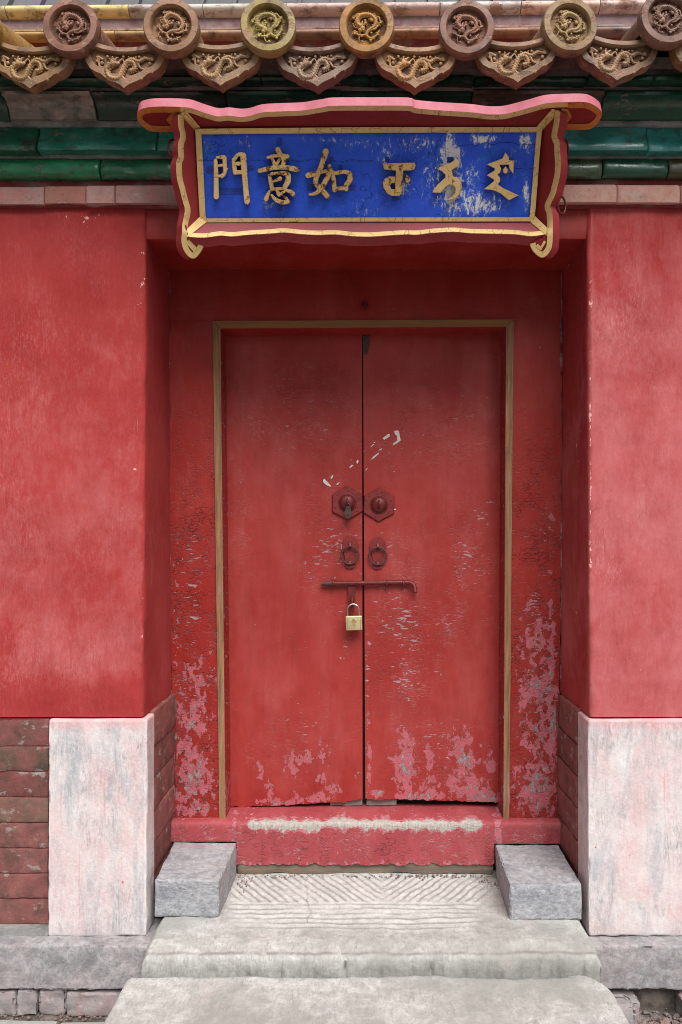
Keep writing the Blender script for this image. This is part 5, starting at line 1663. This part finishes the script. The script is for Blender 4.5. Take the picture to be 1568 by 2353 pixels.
ch6 = [[(1270, 280), (1300, 322), (1302, 350), (1345, 350), (1340, 467), (1318, 445), (1302, 412), (1300, 388), (1220, 390), (1235, 430), (1222, 460), (1202, 475), (1222, 500), (1225, 530), (1205, 560), (1245, 590), (1385, 655), (1300, 700), (1230, 640), (1160, 610), (1085, 600), (1165, 535), (1170, 520), (1108, 480), (1172, 440), (1175, 420), (1110, 385), (1240, 335)],
       [(1272, 400), (1292, 432), (1286, 460), (1265, 466), (1250, 455), (1248, 430)]]
for loops, mat, lab in ((ch4, M_charw, 'gilt letter with a level bar, a hooked stem and a drop'), (ch5, M_char, 'gilt letter with a slanting arm and a curled foot'), (ch6, M_char, 'gilt letter with saw-tooth side and a drop')):
    mb = MB()
    for k, lp in enumerate(loops):
        solid(mb, lp, c5, k, HG)
    me = mb.mesh('character', [mat, M_edge], 40)
    bm = bmesh.new(); bm.from_mesh(me)
    bmesh.ops.triangulate(bm, faces=[g for g in bm.faces if len(g.verts) > 4])
    bm.to_mesh(me); bm.free()
    link('character', me, sign, label=lab)
# small iron cleats that hold the characters
for (x, y, w, h, f) in ((735, 185, 24, 32, c4), (132, 430, 30, 30, c4), (485, 415, 22, 24, c4), (310, 618, 95, 26, c4), (740, 770, 22, 22, c4), (1010, 585, 28, 26, c4), (1375, 590, 24, 26, c4), (1190, 340, 18, 20, c4), (1268, 410, 18, 22, c4), (238, 340, 18, 22, c5), (790, 345, 28, 24, c5), (910, 560, 20, 20, c5), (305, 690, 22, 16, c5)):
    mb = MB()
    q = [f((x - w, y - h)), f((x + w, y - h)), f((x + w, y + h)), f((x - w, y + h))]
    mb.prism([P(a, b, D0(b) - .0025) for a, b in q], (0, .003, 0))
    X, Y = f((x + w * .5, y))
    mb.ball(P(X, Y, D0(Y) - .003), .0025, 0, 7, 4)
    link('cleat', mb.mesh('cleat', flat_paint('blue_black_iron', (.028, .085, .55), (.025, .055, .30), .7, .1, 40) if 'blue_black_iron' not in bpy.data.materials else bpy.data.materials['blue_black_iron']), sign)
# hanging rings at the sides
for (x, y, rx, rz) in ((398, 341, 9.5, 20), (1300, 340, 8, 20), (1291, 471, 11, 20)):
    mb = MB()
    D = D1(y) + .045
    c = P(x, y, D)
    n = 22
    mb.tube([c + Vector((math.cos(2 * math.pi * k / n) * rx * D / F, math.cos(2 * math.pi * k / n) * .012, math.sin(2 * math.pi * k / n) * rz * D / F)) for k in range(n)], .004, 8, True)
    link('hanging_ring', mb.mesh('hanging_ring', M_rediron), sign)

# ------------------------------------------------------------------ roof of a building far behind
rb = thing('far_building', 'dark grey roof of a building behind, a sliver above the ridge', 'building', (0, 9, 0))
mb = MB()
vs = [Vector(p) for p in [(-9, 9, 5.0), (9, 9, 5.0), (9, 15, 14.0), (-9, 15, 14.0), (-9, 9, 4.8), (9, 9, 4.8), (9, 19, 5.0), (-9, 19, 5.0)]]
mb.add(vs, [(0, 1, 2, 3), (4, 5, 1, 0), (3, 2, 6, 7), (4, 0, 3, 7), (5, 6, 2, 1), (4, 7, 6, 5)])
link('roof', mb.mesh('roof', M_roofgrey), rb)
mb = MB(); mb.box(-8.5, 8.5, 9.4, 16.5, 0, 4.8)
link('wall', mb.mesh('wall', M_inside), rb)
for k in range(37):
    mb = MB()
    x = -9 + k * .5
    vs = [Vector(p) for p in [(x, 8.99, 5.0), (x + .05, 8.99, 5.0), (x + .05, 14.99, 14.0), (x, 14.99, 14.0)]]
    mb.prism(vs, (0, -.05, .06))
    link('roof_seam', mb.mesh('roof_seam', M_roofgrey), rb)
